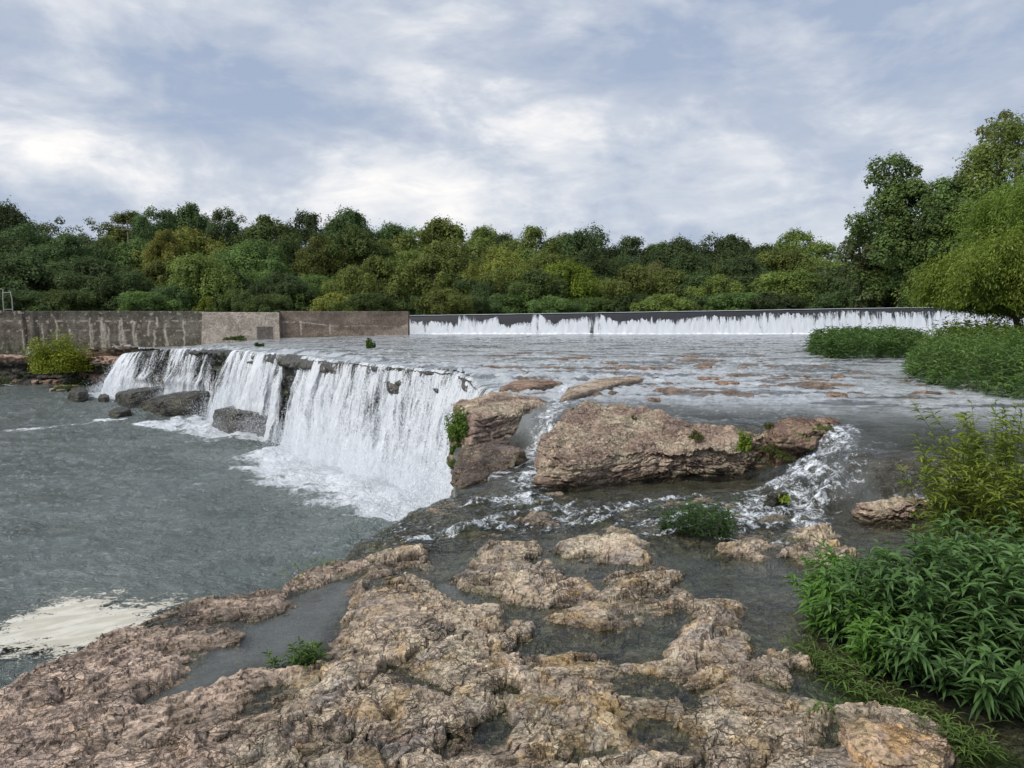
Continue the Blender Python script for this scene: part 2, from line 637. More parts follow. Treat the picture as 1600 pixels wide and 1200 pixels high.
def pool_material():
    m, g, out = base_mat('plunge_pool_water')
    at_ = g.new('ShaderNodeVertexColor', layer_name='Col')
    sp = g.new('ShaderNodeSeparateColor')
    g.l.new(at_.outputs['Color'], sp.inputs[0])
    foam, chop, aer = sp.outputs
    co = g.new('ShaderNodeTexCoord').outputs['Object']
    w0 = g.noise(g.mapping(co, (0.7, 1.0, 1), (0, 0, 0.7)), 1.1, 5, 0.6, 0.6)
    w1 = g.noise(g.mapping(co, (0.8, 1.5, 1), (0, 0, 0.5)), 3.6, 6, 0.62, 0.7)
    w2 = g.noise(co, 14.0, 4, 0.6, 0.4)
    h = g.math('ADD', g.math('MULTIPLY', w0, 1.6), g.math('ADD', w1, g.math('MULTIPLY', w2, 0.22)))
    b = g.new('ShaderNodeBump')
    b.inputs['Distance'].default_value = 0.8
    g.put(b.inputs['Strength'], chop)
    g.put(b.inputs['Height'], h)
    bs = g.new('ShaderNodeBsdfPrincipled')
    patch = g.smooth(g.noise(co, 0.35, 4, 0.6), 0.35, 0.65)
    deep = g.mix(patch, (0.098, 0.116, 0.108), (0.150, 0.172, 0.163))
    g.put(bs.inputs['Base Color'], g.mix(aer, deep, (0.20, 0.245, 0.235)))
    bs.inputs['Roughness'].default_value = 0.09
    bs.inputs['IOR'].default_value = 1.333
    g.put(bs.inputs['Normal'], b.outputs[0])
    fo = foam_shader(g)
    g.put(fo.inputs['Normal'], b.outputs[0])
    fn = g.noise(g.mapping(co, (1, 1, 1)), 1.5, 9, 0.70, 1.2)
    fn2 = g.noise(co, 9.0, 5, 0.7, 0.5)
    fs = g.math('ADD', g.math('MULTIPLY', fn, 0.72), g.math('MULTIPLY', fn2, 0.28))
    ff = g.smooth(g.math('SUBTRACT', g.math('ADD', fs, foam), 1.0), -0.05, 0.13)
    fin = g.new('ShaderNodeMixShader')
    g.put(fin.inputs[0], ff)
    g.l.new(bs.outputs[0], fin.inputs[1])
    g.l.new(fo.outputs[0], fin.inputs[2])
    g.l.new(fin.outputs[0], out.inputs[0])
    return m


def fall_material(name, su=1.0, sv=1.0, seed=0.0):
    """falling water. UV = metres along the lip, metres fallen.  Col.r = how much water, Col.g = how white"""
    m, g, out = base_mat(name)
    at_ = g.new('ShaderNodeVertexColor', layer_name='Col')
    sp = g.new('ShaderNodeSeparateColor')
    g.l.new(at_.outputs['Color'], sp.inputs[0])
    dens, white, _ = sp.outputs
    uv = g.new('ShaderNodeTexCoord').outputs['UV']
    a = g.smooth(g.noise(g.mapping(uv, (1.6 * su, 0.30 * sv, 1), loc=(seed, seed * 2, 0)), 1.0, 5, 0.62, 0.25), 0.3, 0.7)
    b = g.smooth(g.noise(g.mapping(uv, (6 * su, 1.5 * sv, 1), loc=(seed * 3, 1.0, 0)), 1.0, 6, 0.7, 0.4), 0.28, 0.72)
    c = g.smooth(g.noise(g.mapping(uv, (24 * su, 15 * sv, 1), loc=(seed, 5, 0)), 1.0, 4, 0.75, 0.5), 0.3, 0.7)
    s = g.math('ADD', g.math('MULTIPLY', a, 0.50), g.math('ADD', g.math('MULTIPLY', b, 0.22), g.math('MULTIPLY', c, 0.28)))
    alpha = g.smooth(g.math('SUBTRACT', g.math('ADD', s, dens), 1.0), -0.10, 0.16)
    wd = g.new('ShaderNodeBsdfDiffuse')
    wd.inputs[0].default_value = (0.88, 0.91, 0.94, 1)
    wt = g.new('ShaderNodeBsdfTranslucent')
    wt.inputs[0].default_value = (0.88, 0.91, 0.94, 1)
    wm = g.new('ShaderNodeMixShader')
    wm.inputs[0].default_value = 0.16
    g.l.new(wd.outputs[0], wm.inputs[1])
    g.l.new(wt.outputs[0], wm.inputs[2])
    nb = bump(g, s, 0.6, 0.08)
    g.put(wd.inputs['Normal'], nb)
    # unbroken glassy water over the lip
    gl = g.new('ShaderNodeBsdfGlossy')
    gl.inputs['Roughness'].default_value = 0.08
    gl.inputs[0].default_value = (0.9, 0.9, 0.9, 1)
    g.put(gl.inputs['Normal'], nb)
    tr = g.new('ShaderNodeBsdfTransparent')
    tr.inputs[0].default_value = (0.72, 0.78, 0.72, 1)
    fr = g.new('ShaderNodeFresnel')
    fr.inputs[0].default_value = 1.33
    g.put(fr.inputs['Normal'], nb)
    glass = g.new('ShaderNodeMixShader')
    g.put(glass.inputs[0], fr.outputs[0])
    g.l.new(tr.outputs[0], glass.inputs[1])
    g.l.new(gl.outputs[0], glass.inputs[2])
    wfac = g.smooth(g.math('SUBTRACT', g.math('ADD', s, white), 1.0), -0.15, 0.2)
    vis = g.new('ShaderNodeMixShader')
    g.put(vis.inputs[0], wfac)
    g.l.new(glass.outputs[0], vis.inputs[1])
    g.l.new(wm.outputs[0], vis.inputs[2])
    no = g.new('ShaderNodeBsdfTransparent')
    fin = g.new('ShaderNodeMixShader')
    g.put(fin.inputs[0], alpha)
    g.l.new(no.outputs[0], fin.inputs[1])
    g.l.new(vis.outputs[0], fin.inputs[2])
    g.l.new(fin.outputs[0], out.inputs[0])
    return m


M_ROCK = rock_material('wet_limestone', 1.0, 0.9, 0.014, 0.55)
M_ROCKFAR = rock_material('cliff_limestone', 0.25, 0.8, 0.08)
M_RIVER = river_material()
M_POOL = pool_material()
M_LEAF = leaf_material('leaf')
M_BARK = plain_mat('bark', (0.085, 0.065, 0.048), 0.9, 6, 0.4, 0.03)
M_STEM = plain_mat('green_stem', (0.085, 0.10, 0.035), 0.7, 30, 0.2, 0.001)
M_FLOOR = plain_mat('forest_floor', (0.035, 0.042, 0.018), 0.95, 0.6, 0.5, 0.2)
M_SPRAY = plain_mat('water_spray', (0.85, 0.88, 0.92), 0.5, 3, 0.05, 0.001)

# ------------------------------------------------------------------ the lie of the land
POOL_Z = -2.75
LIP = [(-23.2, 42.2), (-21.2, 40.2), (-19.4, 38.6), (-16.4, 36.0), (-13.6, 33.2), (-11.0, 29.8), (-8.9, 27.3), (-7.3, 24.8), (-5.2, 22.2),
       (-3.9, 20.6), (-2.5, 19.1), (-1.35, 17.8), (-0.95, 16.4), (-0.72, 14.8), (-0.42, 13.5), (-0.05, 12.6)]
NEAR_EDGE = [(-0.45, 12.0), (-0.75, 11.4), at(708, 700, 0.1), at(712, 764, 0), at(640, 796, 0), at(556, 838, 0), at(535, 865, 0), at(500, 893, 0), at(440, 925, 0), at(395, 926, 0), at(300, 942, 0),
             at(250, 962, 0), at(205, 985, 0), at(140, 1022, 0), at(60, 1066, 0), at(0, 1104, 0), at(-160, 1180, 0), (-4.2, 2.0), (-7, -3)]
BANK = [(-40.0, 47.6), (-36.5, 47.4), (-33.5, 47.0), (-31, 47.4), (-28.6, 46.5), (-26.2, 45.3), (-24.6, 43.6)]
POOL_POLY = [(-70, -3), (-70, 47.5)] + BANK + LIP + NEAR_EDGE
UPPER_POLY = [(-70, 43.0), (-27, 46.0), (-24, 44), (-18, 39), (-8, 28), (-2, 18), (-0.2, 14), (-0.5, 11.6), (0.15, 10.6), (1.0, 9.8), (2.5, 9.2), (3.75, 8.9), (3.45, 7.9),
              (3.35, 7.2), (3.95, 6.9), (4.6, 6.5), (5.6, 5.6), (7.5, 4.2), (10, 2), (14, -3), (90, -3), (90, 90), (-70, 90)]
_LX = np.array([-60, -35, -27, -23, -20, -16, -9, -5, 60.0])
_LZ = np.array([-0.65, -0.65, -0.38, -0.32, -0.02, 0.28, 0.46, 0.5, 0.5])

E_MAIN = [(-300, 1300), (0, 1105), (60, 1066), (140, 1020), (210, 975), (300, 942), (400, 926), (470, 905), (545, 882), (600, 868), (655, 866), (678, 885), (672, 915),
          (690, 940), (730, 955), (778, 952), (790, 985), (796, 1025), (850, 1032), (920, 1014), (960, 1038), (1048, 1036), (1042, 1006), (1080, 968), (1072, 946),
          (1110, 938), (1165, 950), (1160, 975), (1120, 985), (1168, 1002), (1172, 1038), (1200, 1020), (1240, 1020), (1292, 1044), (1240, 1056), (1236, 1095),
          (1310, 1112), (1420, 1115), (1480, 1150), (1500, 1200), (1500, 1320)]
E_MORE = [
    [(705, 908), (730, 893), (790, 880), (850, 890), (880, 905), (930, 936), (962, 930), (960, 905), (1000, 880), (1040, 890), (1062, 925), (1046, 957), (1000, 970),
     (970, 985), (900, 976), (850, 962), (830, 946), (780, 926), (740, 921)],
    [(755, 862), (780, 848), (822, 845), (836, 860), (805, 888), (760, 878)],
    [(884, 856), (905, 846), (926, 850), (921, 865), (890, 869)],
    [(910, 872), (950, 851), (988, 855), (1008, 880), (960, 882)],
    [(800, 970), (836, 964), (832, 986), (810, 992)],
    [(1112, 852), (1160, 846), (1204, 848), (1190, 872), (1125, 871)],
    [(1225, 868), (1262, 850), (1330, 856), (1345, 880), (1300, 900), (1255, 893)],
    [(1260, 838), (1300, 830), (1305, 848), (1270, 850)],
]
POOLS = [
    [(458, 926), (520, 906), (578, 893), (562, 925), (546, 955), (522, 985), (506, 1020), (482, 1046), (430, 1050), (395, 1045), (370, 1060), (340, 1080), (310, 1092),
     (270, 1106), (230, 1110), (203, 1111), (235, 1085), (270, 1060), (310, 1032), (330, 1012), (380, 1010), (365, 985), (400, 970), (432, 958)],
    [(92, 1086), (136, 1088), (142, 1104), (90, 1111)],
    [(138, 1192), (170, 1178), (187, 1190), (180, 1215), (138, 1215)],
    [(195, 1210), (232, 1172), (272, 1158), (312, 1174), (300, 1215)],
    [(612, 1038), (655, 1062), (702, 1083), (712, 1102), (650, 1097), (633, 1072)],
    [(580, 1108), (628, 1115), (622, 1142), (590, 1136)],
    [(740, 1118), (792, 1108), (803, 1140), (790, 1172), (758, 1166), (742, 1142)],
    [(762, 1080), (800, 1064), (832, 1074), (822, 1100), (790, 1106)],
    [(668, 914), (722, 905), (722, 930), (757, 946), (700, 945)],
    [(994, 1050), (1056, 1054), (1052, 1086), (1010, 1082)],
    [(1002, 1128), (1050, 1120), (1062, 1150), (1010, 1158)],
    [(1268, 1130), (1312, 1130), (1322, 1178), (1270, 1172)],
    [(890, 1160), (950, 1165), (985, 1195), (900, 1210)],
    [(410, 1070), (455, 1068), (450, 1085), (415, 1090)],
    [(676, 1165), (702, 1160), (700, 1190), (672, 1192)],
]
FAST = ground_poly([(520, 880), (560, 830), (710, 768), (850, 760), (1000, 770), (1110, 770), (1250, 800), (1330, 820), (1300, 900), (1200, 860), (1000, 855), (880, 835), (760, 850), (640, 870)])
RBANK = [(12.5, 17.0), (15.5, 22), (19.5, 28), (26, 36), (37, 50), (37, 70), (90, 70), (90, 0), (14, 5), (12, 11.5)]


def upper_level(x):
    return np.interp(x, _LX, _LZ)


def smin_pools(x, y):
    d = np.full(x.shape, -9.0)
    for p in POOLS:
        d = np.maximum(d, sdf(ground_poly(p), x, y))
    return d


def terrain(x, y):
    """height, colour, water level, pool signed distance"""
    shp = x.shape
    dp = sdf(POOL_POLY, x, y)
    tw = sdf(UPPER_POLY, x + 0.25 * n2(x * 1.3, y * 1.3), y + 0.25 * n2(x * 1.3 + 40, y * 1.3))
    T = sstep(tw, -0.75, 0.45)
    lev = lerp(0.0, upper_level(x), T)
    bed_n = fbm2(x * 0.9, y * 0.9, 5)
    up = upper_level(x) - 0.13 + 0.09 * bed_n
    shelf_n = fbm2(x * 0.42 + 3, y * 0.95 + 8, 5, gain=0.55)
    shelf_w = sstep(y, 10.5, 12.5) * (1 - sstep(y, 24, 30)) * sstep(x, -2.5, 0.0) * (1 - sstep(x, 8.5, 11))
    up = up + shelf_w * 0.128 * sstep(shelf_n, 0.02, 0.35)
    # ---- near platform
    near = np.hypot(x, y) < 11
    z_near = np.full(shp, -0.1)
    colr = np.zeros(shp + (4,))
    xn, yn = x[near], y[near]
    wx = xn + 0.06 * fbm2(xn * 3.4, yn * 3.4, 4, gain=0.45)
    wy = yn + 0.06 * fbm2(xn * 3.4 + 31, yn * 3.4, 4, gain=0.45)
    dE = sdf(ground_poly(E_MAIN), wx, wy)
    for ip, p in enumerate(E_MORE):
        dE = np.maximum(dE, sdf(ground_poly(p), wx, wy) + (0.05 if ip < 5 else -0.04))
    dE = np.maximum(dE, -0.5) + 0.015
    dP = smin_pools(wx, wy) - 0.03
    d = np.minimum(dE, -dP)
    rise = np.where(d > 0, 0.006 + 0.034 * sstep(d, 0.0, 0.055) + 0.030 * sstep(d, 0.05, 0.5), -0.012 - 0.060 * sstep(-d, 0.0, 0.25))
    # smooth pinkish slab on the left, broken chunks elsewhere
    slab = ground_poly([(-300, 1320), (0, 1085), (300, 925), (560, 860), (600, 895), (545, 960), (505, 1045), (430, 1100), (390, 1160), (360, 1320)])
    smo = sstep(sdf(slab, wx, wy), -0.05, 0.12)
    ro = 1 - 0.72 * smo
    ca, sa = math.cos(0.5), math.sin(0.5)
    rx, ry = wx * ca + wy * sa, -wx * sa + wy * ca
    wbx = 0.10 * fbm2(rx * 2.0, ry * 2.0, 4)
    wby = 0.10 * fbm2(rx * 2.0 + 60, ry * 2.0, 4)
    f1, f2, c1, o1x, o1y = voro((rx + wbx) * 1.7, (ry + wby) * 2.5)
    g1, g2, c2, o2x, o2y = voro((rx + 0.5 * wbx) * 4.6 + 3, (ry + 0.5 * wby) * 7.2 + 1)
    k1, k2, c3, o3x, o3y = voro(rx * 15 + 2 * wbx, ry * 21 + 2 * wby)
    t1x, t1y = np.cos(c1 * 40), np.sin(c1 * 40)
    t2x, t2y = np.cos(c2 * 40), np.sin(c2 * 40)
    e1 = sstep(f2 - f1, 0.0, 0.05)
    e2 = sstep(g2 - g1, 0.0, 0.09)
    e3 = sstep(k2 - k1, 0.0, 0.20)
    patchy = sstep(fbm2(xn * 1.3 + 5, yn * 1.3, 4) + 0.25, -0.15, 0.25)
    chips = sstep(fbm2(xn * 2.2 + 85, yn * 2.2, 4), -0.05, 0.3)
    fl = np.abs(fbm2(rx * 1.1 + 33, ry * 2.4, 4, gain=0.5))
    fl2 = np.abs(fbm2(rx * 2.6 + 73, ry * 2.0, 4, gain=0.5))
    crk = (1 - sstep(fl, 0.004, 0.028)) * 0.022 + (1 - sstep(fl2, 0.004, 0.03)) * 0.012
    chunk = (c1 - 0.5) * 0.034 + 0.030 * (t1x * o1x + t1y * o1y) - 0.016 * (1 - e1)
    chunk2 = ((c2 - 0.5) * 0.028 + 0.034 * (t2x * o2x + t2y * o2y) - 0.013 * (1 - e2)) * (0.10 + 0.90 * patchy)
    chunk3 = ((c3 - 0.5) * 0.009 + 0.010 * (np.cos(c3 * 40) * o3x + np.sin(c3 * 40) * o3y) - 0.006 * (1 - e3)) * chips * patchy
    fine = 0.0045 * fbm2(xn * 12, yn * 12, 5, gain=0.55)
    terr = fbm2(rx * 1.0, ry * 1.8, 6, gain=0.5)
    q = terr * 5.0
    ter = (np.floor(q) + sstep(q - np.floor(q), 0.90, 1.0)) / 5.0 * 0.085
    rough = ro * (chunk + chunk2 + chunk3) + fine + ter * (0.7 + 0.3 * smo) - crk * (0.5 + 0.5 * ro)
    exp_w = sstep(d, -0.25, 0.05)
    zn = rise + rough * (0.38 + 0.62 * exp_w)
    # keep pool floors under water away from their rims
    zn = np.where(dP > 0.02, np.minimum(zn, -0.010 - 0.05 * sstep(dP, 0.02, 0.2) + 0.25 * chunk2), zn)
    z_near[near] = zn
    # ---- blend
    smw = np.zeros(shp)
    smw[near] = smo * exp_w
    z_near = z_near + 0.022 * smw
    hgt = lerp(z_near, up, T)
    # cascade bed gets lumpy
    lump = 4 * T * (1 - T)
    hgt = hgt + lump * (0.16 * fbm2(x * 1.9, y * 1.9, 4) - 0.05)
    fastb = sstep(sdf(FAST, x, y), -0.1, 0.3) * (1 - T)
    hgt = hgt + fastb * (0.040 + 0.070 * fbm2(x * 2.1, y * 3.6, 5, gain=0.55))
    # right bank
    db = sdf(RBANK, x + 0.8 * n2(x * 0.5, y * 0.5), y)
    hgt = np.where(db > -1.5, lerp(hgt, 1.1 + 0.3 * fbm2(x * 0.3, y * 0.3, 4) + 0.03 * np.maximum(db, 0), sstep(db, -1.5, 3.0)), hgt)
    # left ledge in front of the wall (pinkish dry rock)
    ledge = sstep(x, -22.5, -25.0) * sstep(y, 42.0, 44.5)
    hgt = lerp(hgt, -0.72 + 0.16 * fbm2(x * 0.7, y * 0.7, 4) + 0.05 * (y - 47), ledge)
    # the drop into the plunge pool
    shift = np.where(y > 8.0, 0.45, 0.0)
    hgt = lerp(hgt, POOL_Z - 1.2, sstep(dp + shift, 0.0, 0.30))
    # ---- colour
    A = np.array([0.405, 0.320, 0.240])
    B = np.array([0.465, 0.390, 0.280])
    C = np.array([0.43, 0.29, 0.125])
    D = np.array([0.30, 0.265, 0.235])
    E = np.array([0.27, 0.17, 0.13])
    ns = fbm2(x * 1.1 + 3, y * 1.1, 5)[..., None]
    nm = fbm2(x * 3.7 - 8, y * 3.7 + 2, 5)[..., None]
    nf = fbm2(x * 9.3 + 20, y * 9.3, 4)[..., None]
    c = lerp(A, B, sstep(ns + 0.5 * nm, -0.35, 0.5))
    c = lerp(c, D, sstep(nm - 0.3 * ns, 0.15, 0.7) * 0.75)
    c = lerp(c, E, sstep(nf + 0.4 * nm, 0.35, 0.9) * 0.55)
    och = np.zeros(shp)
    och_patch = sstep(fbm2(x * 0.9 + 50, y * 0.9 + 3, 3), 0.0, 0.45) * sstep(fbm2(x * 5.1, y * 5.1 + 70, 4), -0.1, 0.5)
    cellv = np.full(shp, 0.5)
    cellv[near] = c2
    cell3 = np.full(shp, 0.5)
    cell3[near] = c3
    rough_w = np.zeros(shp)
    rough_w[near] = (1 - smo)
    och_small = sstep(fbm2(x * 4.3 + 33, y * 4.3 + 9, 4), 0.18, 0.5) * 0.5 * sstep(5.2 - y, 0, 1.5)
    c = lerp(c, C, np.clip(och_patch * 0.7 + och_small, 0, 0.85)[..., None])
    smf = np.zeros(shp)
    smf[near] = smo
    pink = np.array([0.400, 0.300, 0.238])
    c = lerp(c, pink * (1 + 0.18 * nm), (0.75 * smf)[..., None])
    c = lerp(c, np.array([0.47, 0.40, 0.29]), (rough_w * 0.55 * sstep(cell3 * 0.6 + cellv * 0.4, 0.62, 0.8))[..., None])
    c = lerp(c, np.array([0.20, 0.165, 0.15]), (rough_w * 0.38 * sstep(cell3 * 0.5 + cellv * 0.5, 0.34, 0.18))[..., None])
    c = c * (0.84 + 0.32 * cellv)[..., None]
    c = c * (1 + 0.16 * nf)
    # wet and slimy close to and under the water
    above = hgt - lev
    wet = 1 - sstep(above + 0.018 * nm[..., 0], 0.002, 0.045)
    under = 1 - sstep(above, -0.05, 0.0)
    c = lerp(c, c * np.array([0.46, 0.44, 0.40]), wet[..., None])
    alg = sstep(fbm2(x * 1.7 + 11, y * 1.7 + 5, 4), 0.05, 0.5)
    c = lerp(c, np.array([0.075, 0.10, 0.035]), (0.75 * alg * wet * (0.4 + 0.6 * under))[..., None])
    brown = np.array([0.15, 0.135, 0.10])
    c = lerp(c, brown * (1 + 0.5 * nm), (0.6 * under)[..., None])
    upc = np.array([0.15, 0.105, 0.08]) * (1 + 0.5 * nm)
    c = lerp(c, upc, (T * 0.8 * (above < 0.05))[..., None])
    c = lerp(c, np.array([0.25, 0.18, 0.14]) * (1 + 0.4 * nm), (T * 0.75 * (above >= 0.05) * (db < -1))[..., None])
    gp_ = sdf(ground_poly([(1228, 1035), (1300, 1035), (1420, 1095), (1600, 1150), (1800, 1200), (1800, 1400), (1500, 1400), (1484, 1160), (1420, 1116), (1300, 1108)]), x, y)
    c = lerp(c, np.array([0.085, 0.125, 0.035]) * (1 + 0.4 * nm), (0.85 * sstep(gp_, -0.05, 0.15) * under)[..., None])
    grass = np.array([0.05, 0.065, 0.025]) * (1 + 0.5 * nm)
    c = lerp(c, grass, sstep(db, -1.0, 1.0)[..., None])
    pale = np.array([0.40, 0.27, 0.20]) * (1 + 0.35 * nm)
    c = lerp(c, pale, ledge[..., None])
    wet = wet * (1 - ledge) * (1 - sstep(db, -1, 1))
    colr[..., :3] = np.clip(c, 0.01, 0.9)
    colr[..., 3] = np.clip(wet, 0, 1)
    return hgt, colr, lev, dp, T


# radial sheet of ground: fine close by, coarser far off
_th = np.linspace(R(-66), R(66), 1250)
_rr = [0.3]
while _rr[-1] < 56:
    r = _rr[-1]
    _rr.append(r + max(min(r * r * 0.00062, 0.0072 * r), 0.004) * (6 if r < 1.9 else 1))
_rr = np.array(_rr)
TH, RR = np.meshgrid(_th, _rr)
GX, GY = np.sin(TH) * RR, np.cos(TH) * RR
GZ, GC, GL, GDP, GT = terrain(GX, GY)
NR, NC = GX.shape
quads = grid_quads(NR, NC)
bed = obj('bedrock', mk_mesh('bedrock', np.stack([GX, GY, GZ], -1).reshape(-1, 3), quads, cols=GC.reshape(-1, 4), smooth=False, mat=M_ROCK))
tag(bed, 'broken pinkish tan limestone shelf with shallow pools in the foreground', kind='structure')

# ------------------------------------------------------------------ river water
FOAM = [
    ([(1090, 772), (1140, 796), (1200, 806), (1285, 810), (1320, 785), (1345, 750), (1360, 722), (1335, 700), (1270, 712), (1215, 732), (1150, 750)], 0.12, 0.525),
    ([(1290, 752), (1350, 735), (1430, 730), (1360, 765), (1290, 800)], 0.15, 0.46),
    ([(850, 790), (900, 785), (935, 800), (920, 822), (870, 815)], 0.02, 0.50),
    ([(872, 626), (895, 626), (876, 668), (852, 700), (838, 735), (800, 745), (790, 722), (826, 694), (856, 664)], 0.2, 0.58),
    ([(720, 782), (780, 772), (850, 800), (820, 812), (760, 800)], 0.02, 0.42),
    ([(940, 770), (1010, 778), (1000, 790), (930, 782)], 0.05, 0.42),
    ([(990, 770), (1100, 765), (1140, 790), (1060, 785)], 0.05, 0.45),
    ([(1165, 925), (1186, 925), (1190, 940), (1170, 940)], 0.0, 0.48),
    ([(1330, 700), (1420, 690), (1440, 705), (1350, 715)], 0.4, 0.38),
    ([(1480, 690), (1540, 680), (1540, 695), (1490, 702)], 0.4, 0.40),
    ([(680, 845), (740, 870), (700, 880), (650, 858)], 0.0, 0.36),
    ([(1210, 890), (1250, 885), (1245, 905), (1215, 905)], 0.0, 0.36),
]


def river_sheet():
    sel = (GRr >= 1.9)
    x, y = RX, RY
    T = RT
    fo = np.full(x.shape, 0.0)
    wx = x + 0.12 * n2(x * 2.2, y * 2.2)
    wy = y + 0.12 * n2(x * 2.2 + 9, y * 2.2)
    for poly, z, amp in FOAM:
        dd = sdf(ground_poly(poly, z), wx, wy)
        fo = np.maximum(fo, amp * 0.95 * sstep(dd, -0.45, 0.25))
    fast = sstep(sdf(FAST, x, y), -0.25, 0.25)
    far = sstep(np.hypot(x, y), 9.0, 13.0)
    ang = 0.55
    fx, fy = x * math.cos(ang) + y * math.sin(ang), -x * math.sin(ang) + y * math.cos(ang)
    steep = np.clip(4 * T * (1 - T), 0, 1) * (1 - sstep(y, 12, 14))
    streak = fbm2(fx * 1.2, fy * 6.0, 4)
    rip = fbm2(x * 2.3, y * 3.2, 4)
    # rapids near the lip and over shelves of the upper river
    dlip = -sdf(POOL_POLY, x, y)
    rap = np.exp(-np.maximum(dlip, 0) / 1.6) * (y > 11)
    shelf = np.exp(-((y - (15.2 + 0.25 * x + 0.7 * n2(x * 0.4, y * 0.2))) / 1.3) ** 2) * sstep(x, 6, 2) * sstep(x, -1.5, -0.5)
    fo = np.maximum(fo, 0.49 * fast * sstep(streak, -0.3, 0.35))
    mid_r = np.exp(-((x - 5.2) / 1.6) ** 2 - ((y - 8.2) / 1.6) ** 2)
    fo = np.maximum(fo, 0.46 * mid_r * sstep(streak, -0.3, 0.4))
    fo = np.maximum(fo, 0.50 * steep * sstep(x, 2.2, 3.0) * sstep(fbm2(x * 2, y * 2, 3), -0.2, 0.4))
    fo = np.maximum(fo, 0.40 * rap * sstep(fbm2(x * 1.6, y * 1.6, 4), -0.2, 0.5))
    fo = np.maximum(fo, 0.40 * shelf)
    fo = np.maximum(fo, (0.35 + 0.14 * fbm2(x * 0.5, y * 1.6 + 4, 4)) * far)
    amp = 0.004 + 0.020 * fast + 0.055 * steep + 0.05 * sstep(fo, 0.35, 0.6) + 0.022 * far + 0.05 * rap + 0.05 * shelf
    z = RL + amp * (streak * 0.9 * (1 - far) + rip * 0.9 + 0.5 * fbm2(x * 7, y * 8, 3))
    still = 1 - np.clip(fast + steep + T, 0, 1)
    chop = np.clip(0.10 * still + 0.45 * fast + 0.55 * steep + 0.40 * T * (1 - 0.3 * far) + 0.2 * rap, 0, 1)
    depth = RL - RZ
    murk_sheen = np.clip(sstep(depth, 0.03, 0.30) * 0.5 + 0.75 * far, 0, 0.92)  # the far share also carries the sky sheen put into the body colour
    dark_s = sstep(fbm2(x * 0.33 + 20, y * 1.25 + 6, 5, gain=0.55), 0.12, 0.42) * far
    murk_sheen = murk_sheen * (1 - 0.75 * dark_s)
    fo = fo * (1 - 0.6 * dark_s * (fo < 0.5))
    # thins to a film where it slips over the near rim
    film = (1 - sstep(dlip, 0.02, 0.50)) * (y < 9.5)
    z = lerp(z, np.minimum(z, RZ + 0.014), film)
    fo = np.maximum(fo, 0.42 * film * sstep(fbm2(fx * 2.0, fy * 7.0, 3), 0.0, 0.5) * (y > 5.6))
    murk_sheen = murk_sheen * (1 - film)
    for (ax, ay), (bx2, by2) in (((0.80, 11.4), (0.50, 10.2)), ((0.50, 10.2), (0.10, 9.0)), ((0.10, 9.0), (-0.40, 8.2))):
        tq_ = np.clip(((x - ax) * (bx2 - ax) + (y - ay) * (by2 - ay)) / ((bx2 - ax) ** 2 + (by2 - ay) ** 2), 0, 1)
        dq = np.hypot(x - ax - tq_ * (bx2 - ax), y - ay - tq_ * (by2 - ay)) + 0.12 * n2(x * 3, y * 3)
        fo = np.maximum(fo, 0.50 * (1 - sstep(dq, 0.05, 0.65)))
    dpool = np.maximum(sdf(ground_poly(POOLS[0]), x, y), sdf(ground_poly(POOLS[8]), x, y))
    dsmall = np.maximum.reduce([sdf(ground_poly(p_), x, y) for k_, p_ in enumerate(POOLS) if k_ not in (0, 8)])
    murk_sheen = np.clip(murk_sheen + 0.40 * sstep(dpool, -0.05, 0.12), 0, 0.92) * (1 - 0.75 * sstep(dsmall, -0.06, 0.02))
    keep_v = (depth > -0.05) & (dlip > 0.0) & sel
    return z, fo, chop, murk_sheen, keep_v, far


# same radial sheet, half as dense along the ray close by
RX, RY, RZ, RL, RT, GRr = GX, GY, GZ, GL, GT, RR
wz, wf, wch, wmu, wk, wfar = river_sheet()
q = quads.reshape(-1, 4)
keep = wk.reshape(-1)[q].any(1) & (RR.reshape(-1)[q[:, 0]] > 1.9) & (GDP.reshape(-1)[q].max(1) < 0.03)
q = q[keep]
used = np.unique(q)
remap = np.full(NR * NC, -1, np.int64)
remap[used] = np.arange(len(used))
wv = np.stack([RX, RY, wz], -1).reshape(-1, 3)[used]
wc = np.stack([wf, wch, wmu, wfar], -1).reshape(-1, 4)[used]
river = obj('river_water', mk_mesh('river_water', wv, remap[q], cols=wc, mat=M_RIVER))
tag(river, 'shallow grey river water running over the rock shelf', kind='structure')

# ------------------------------------------------------------------ plunge pool water
BASE_PTS = []          # foot of the falls, filled below


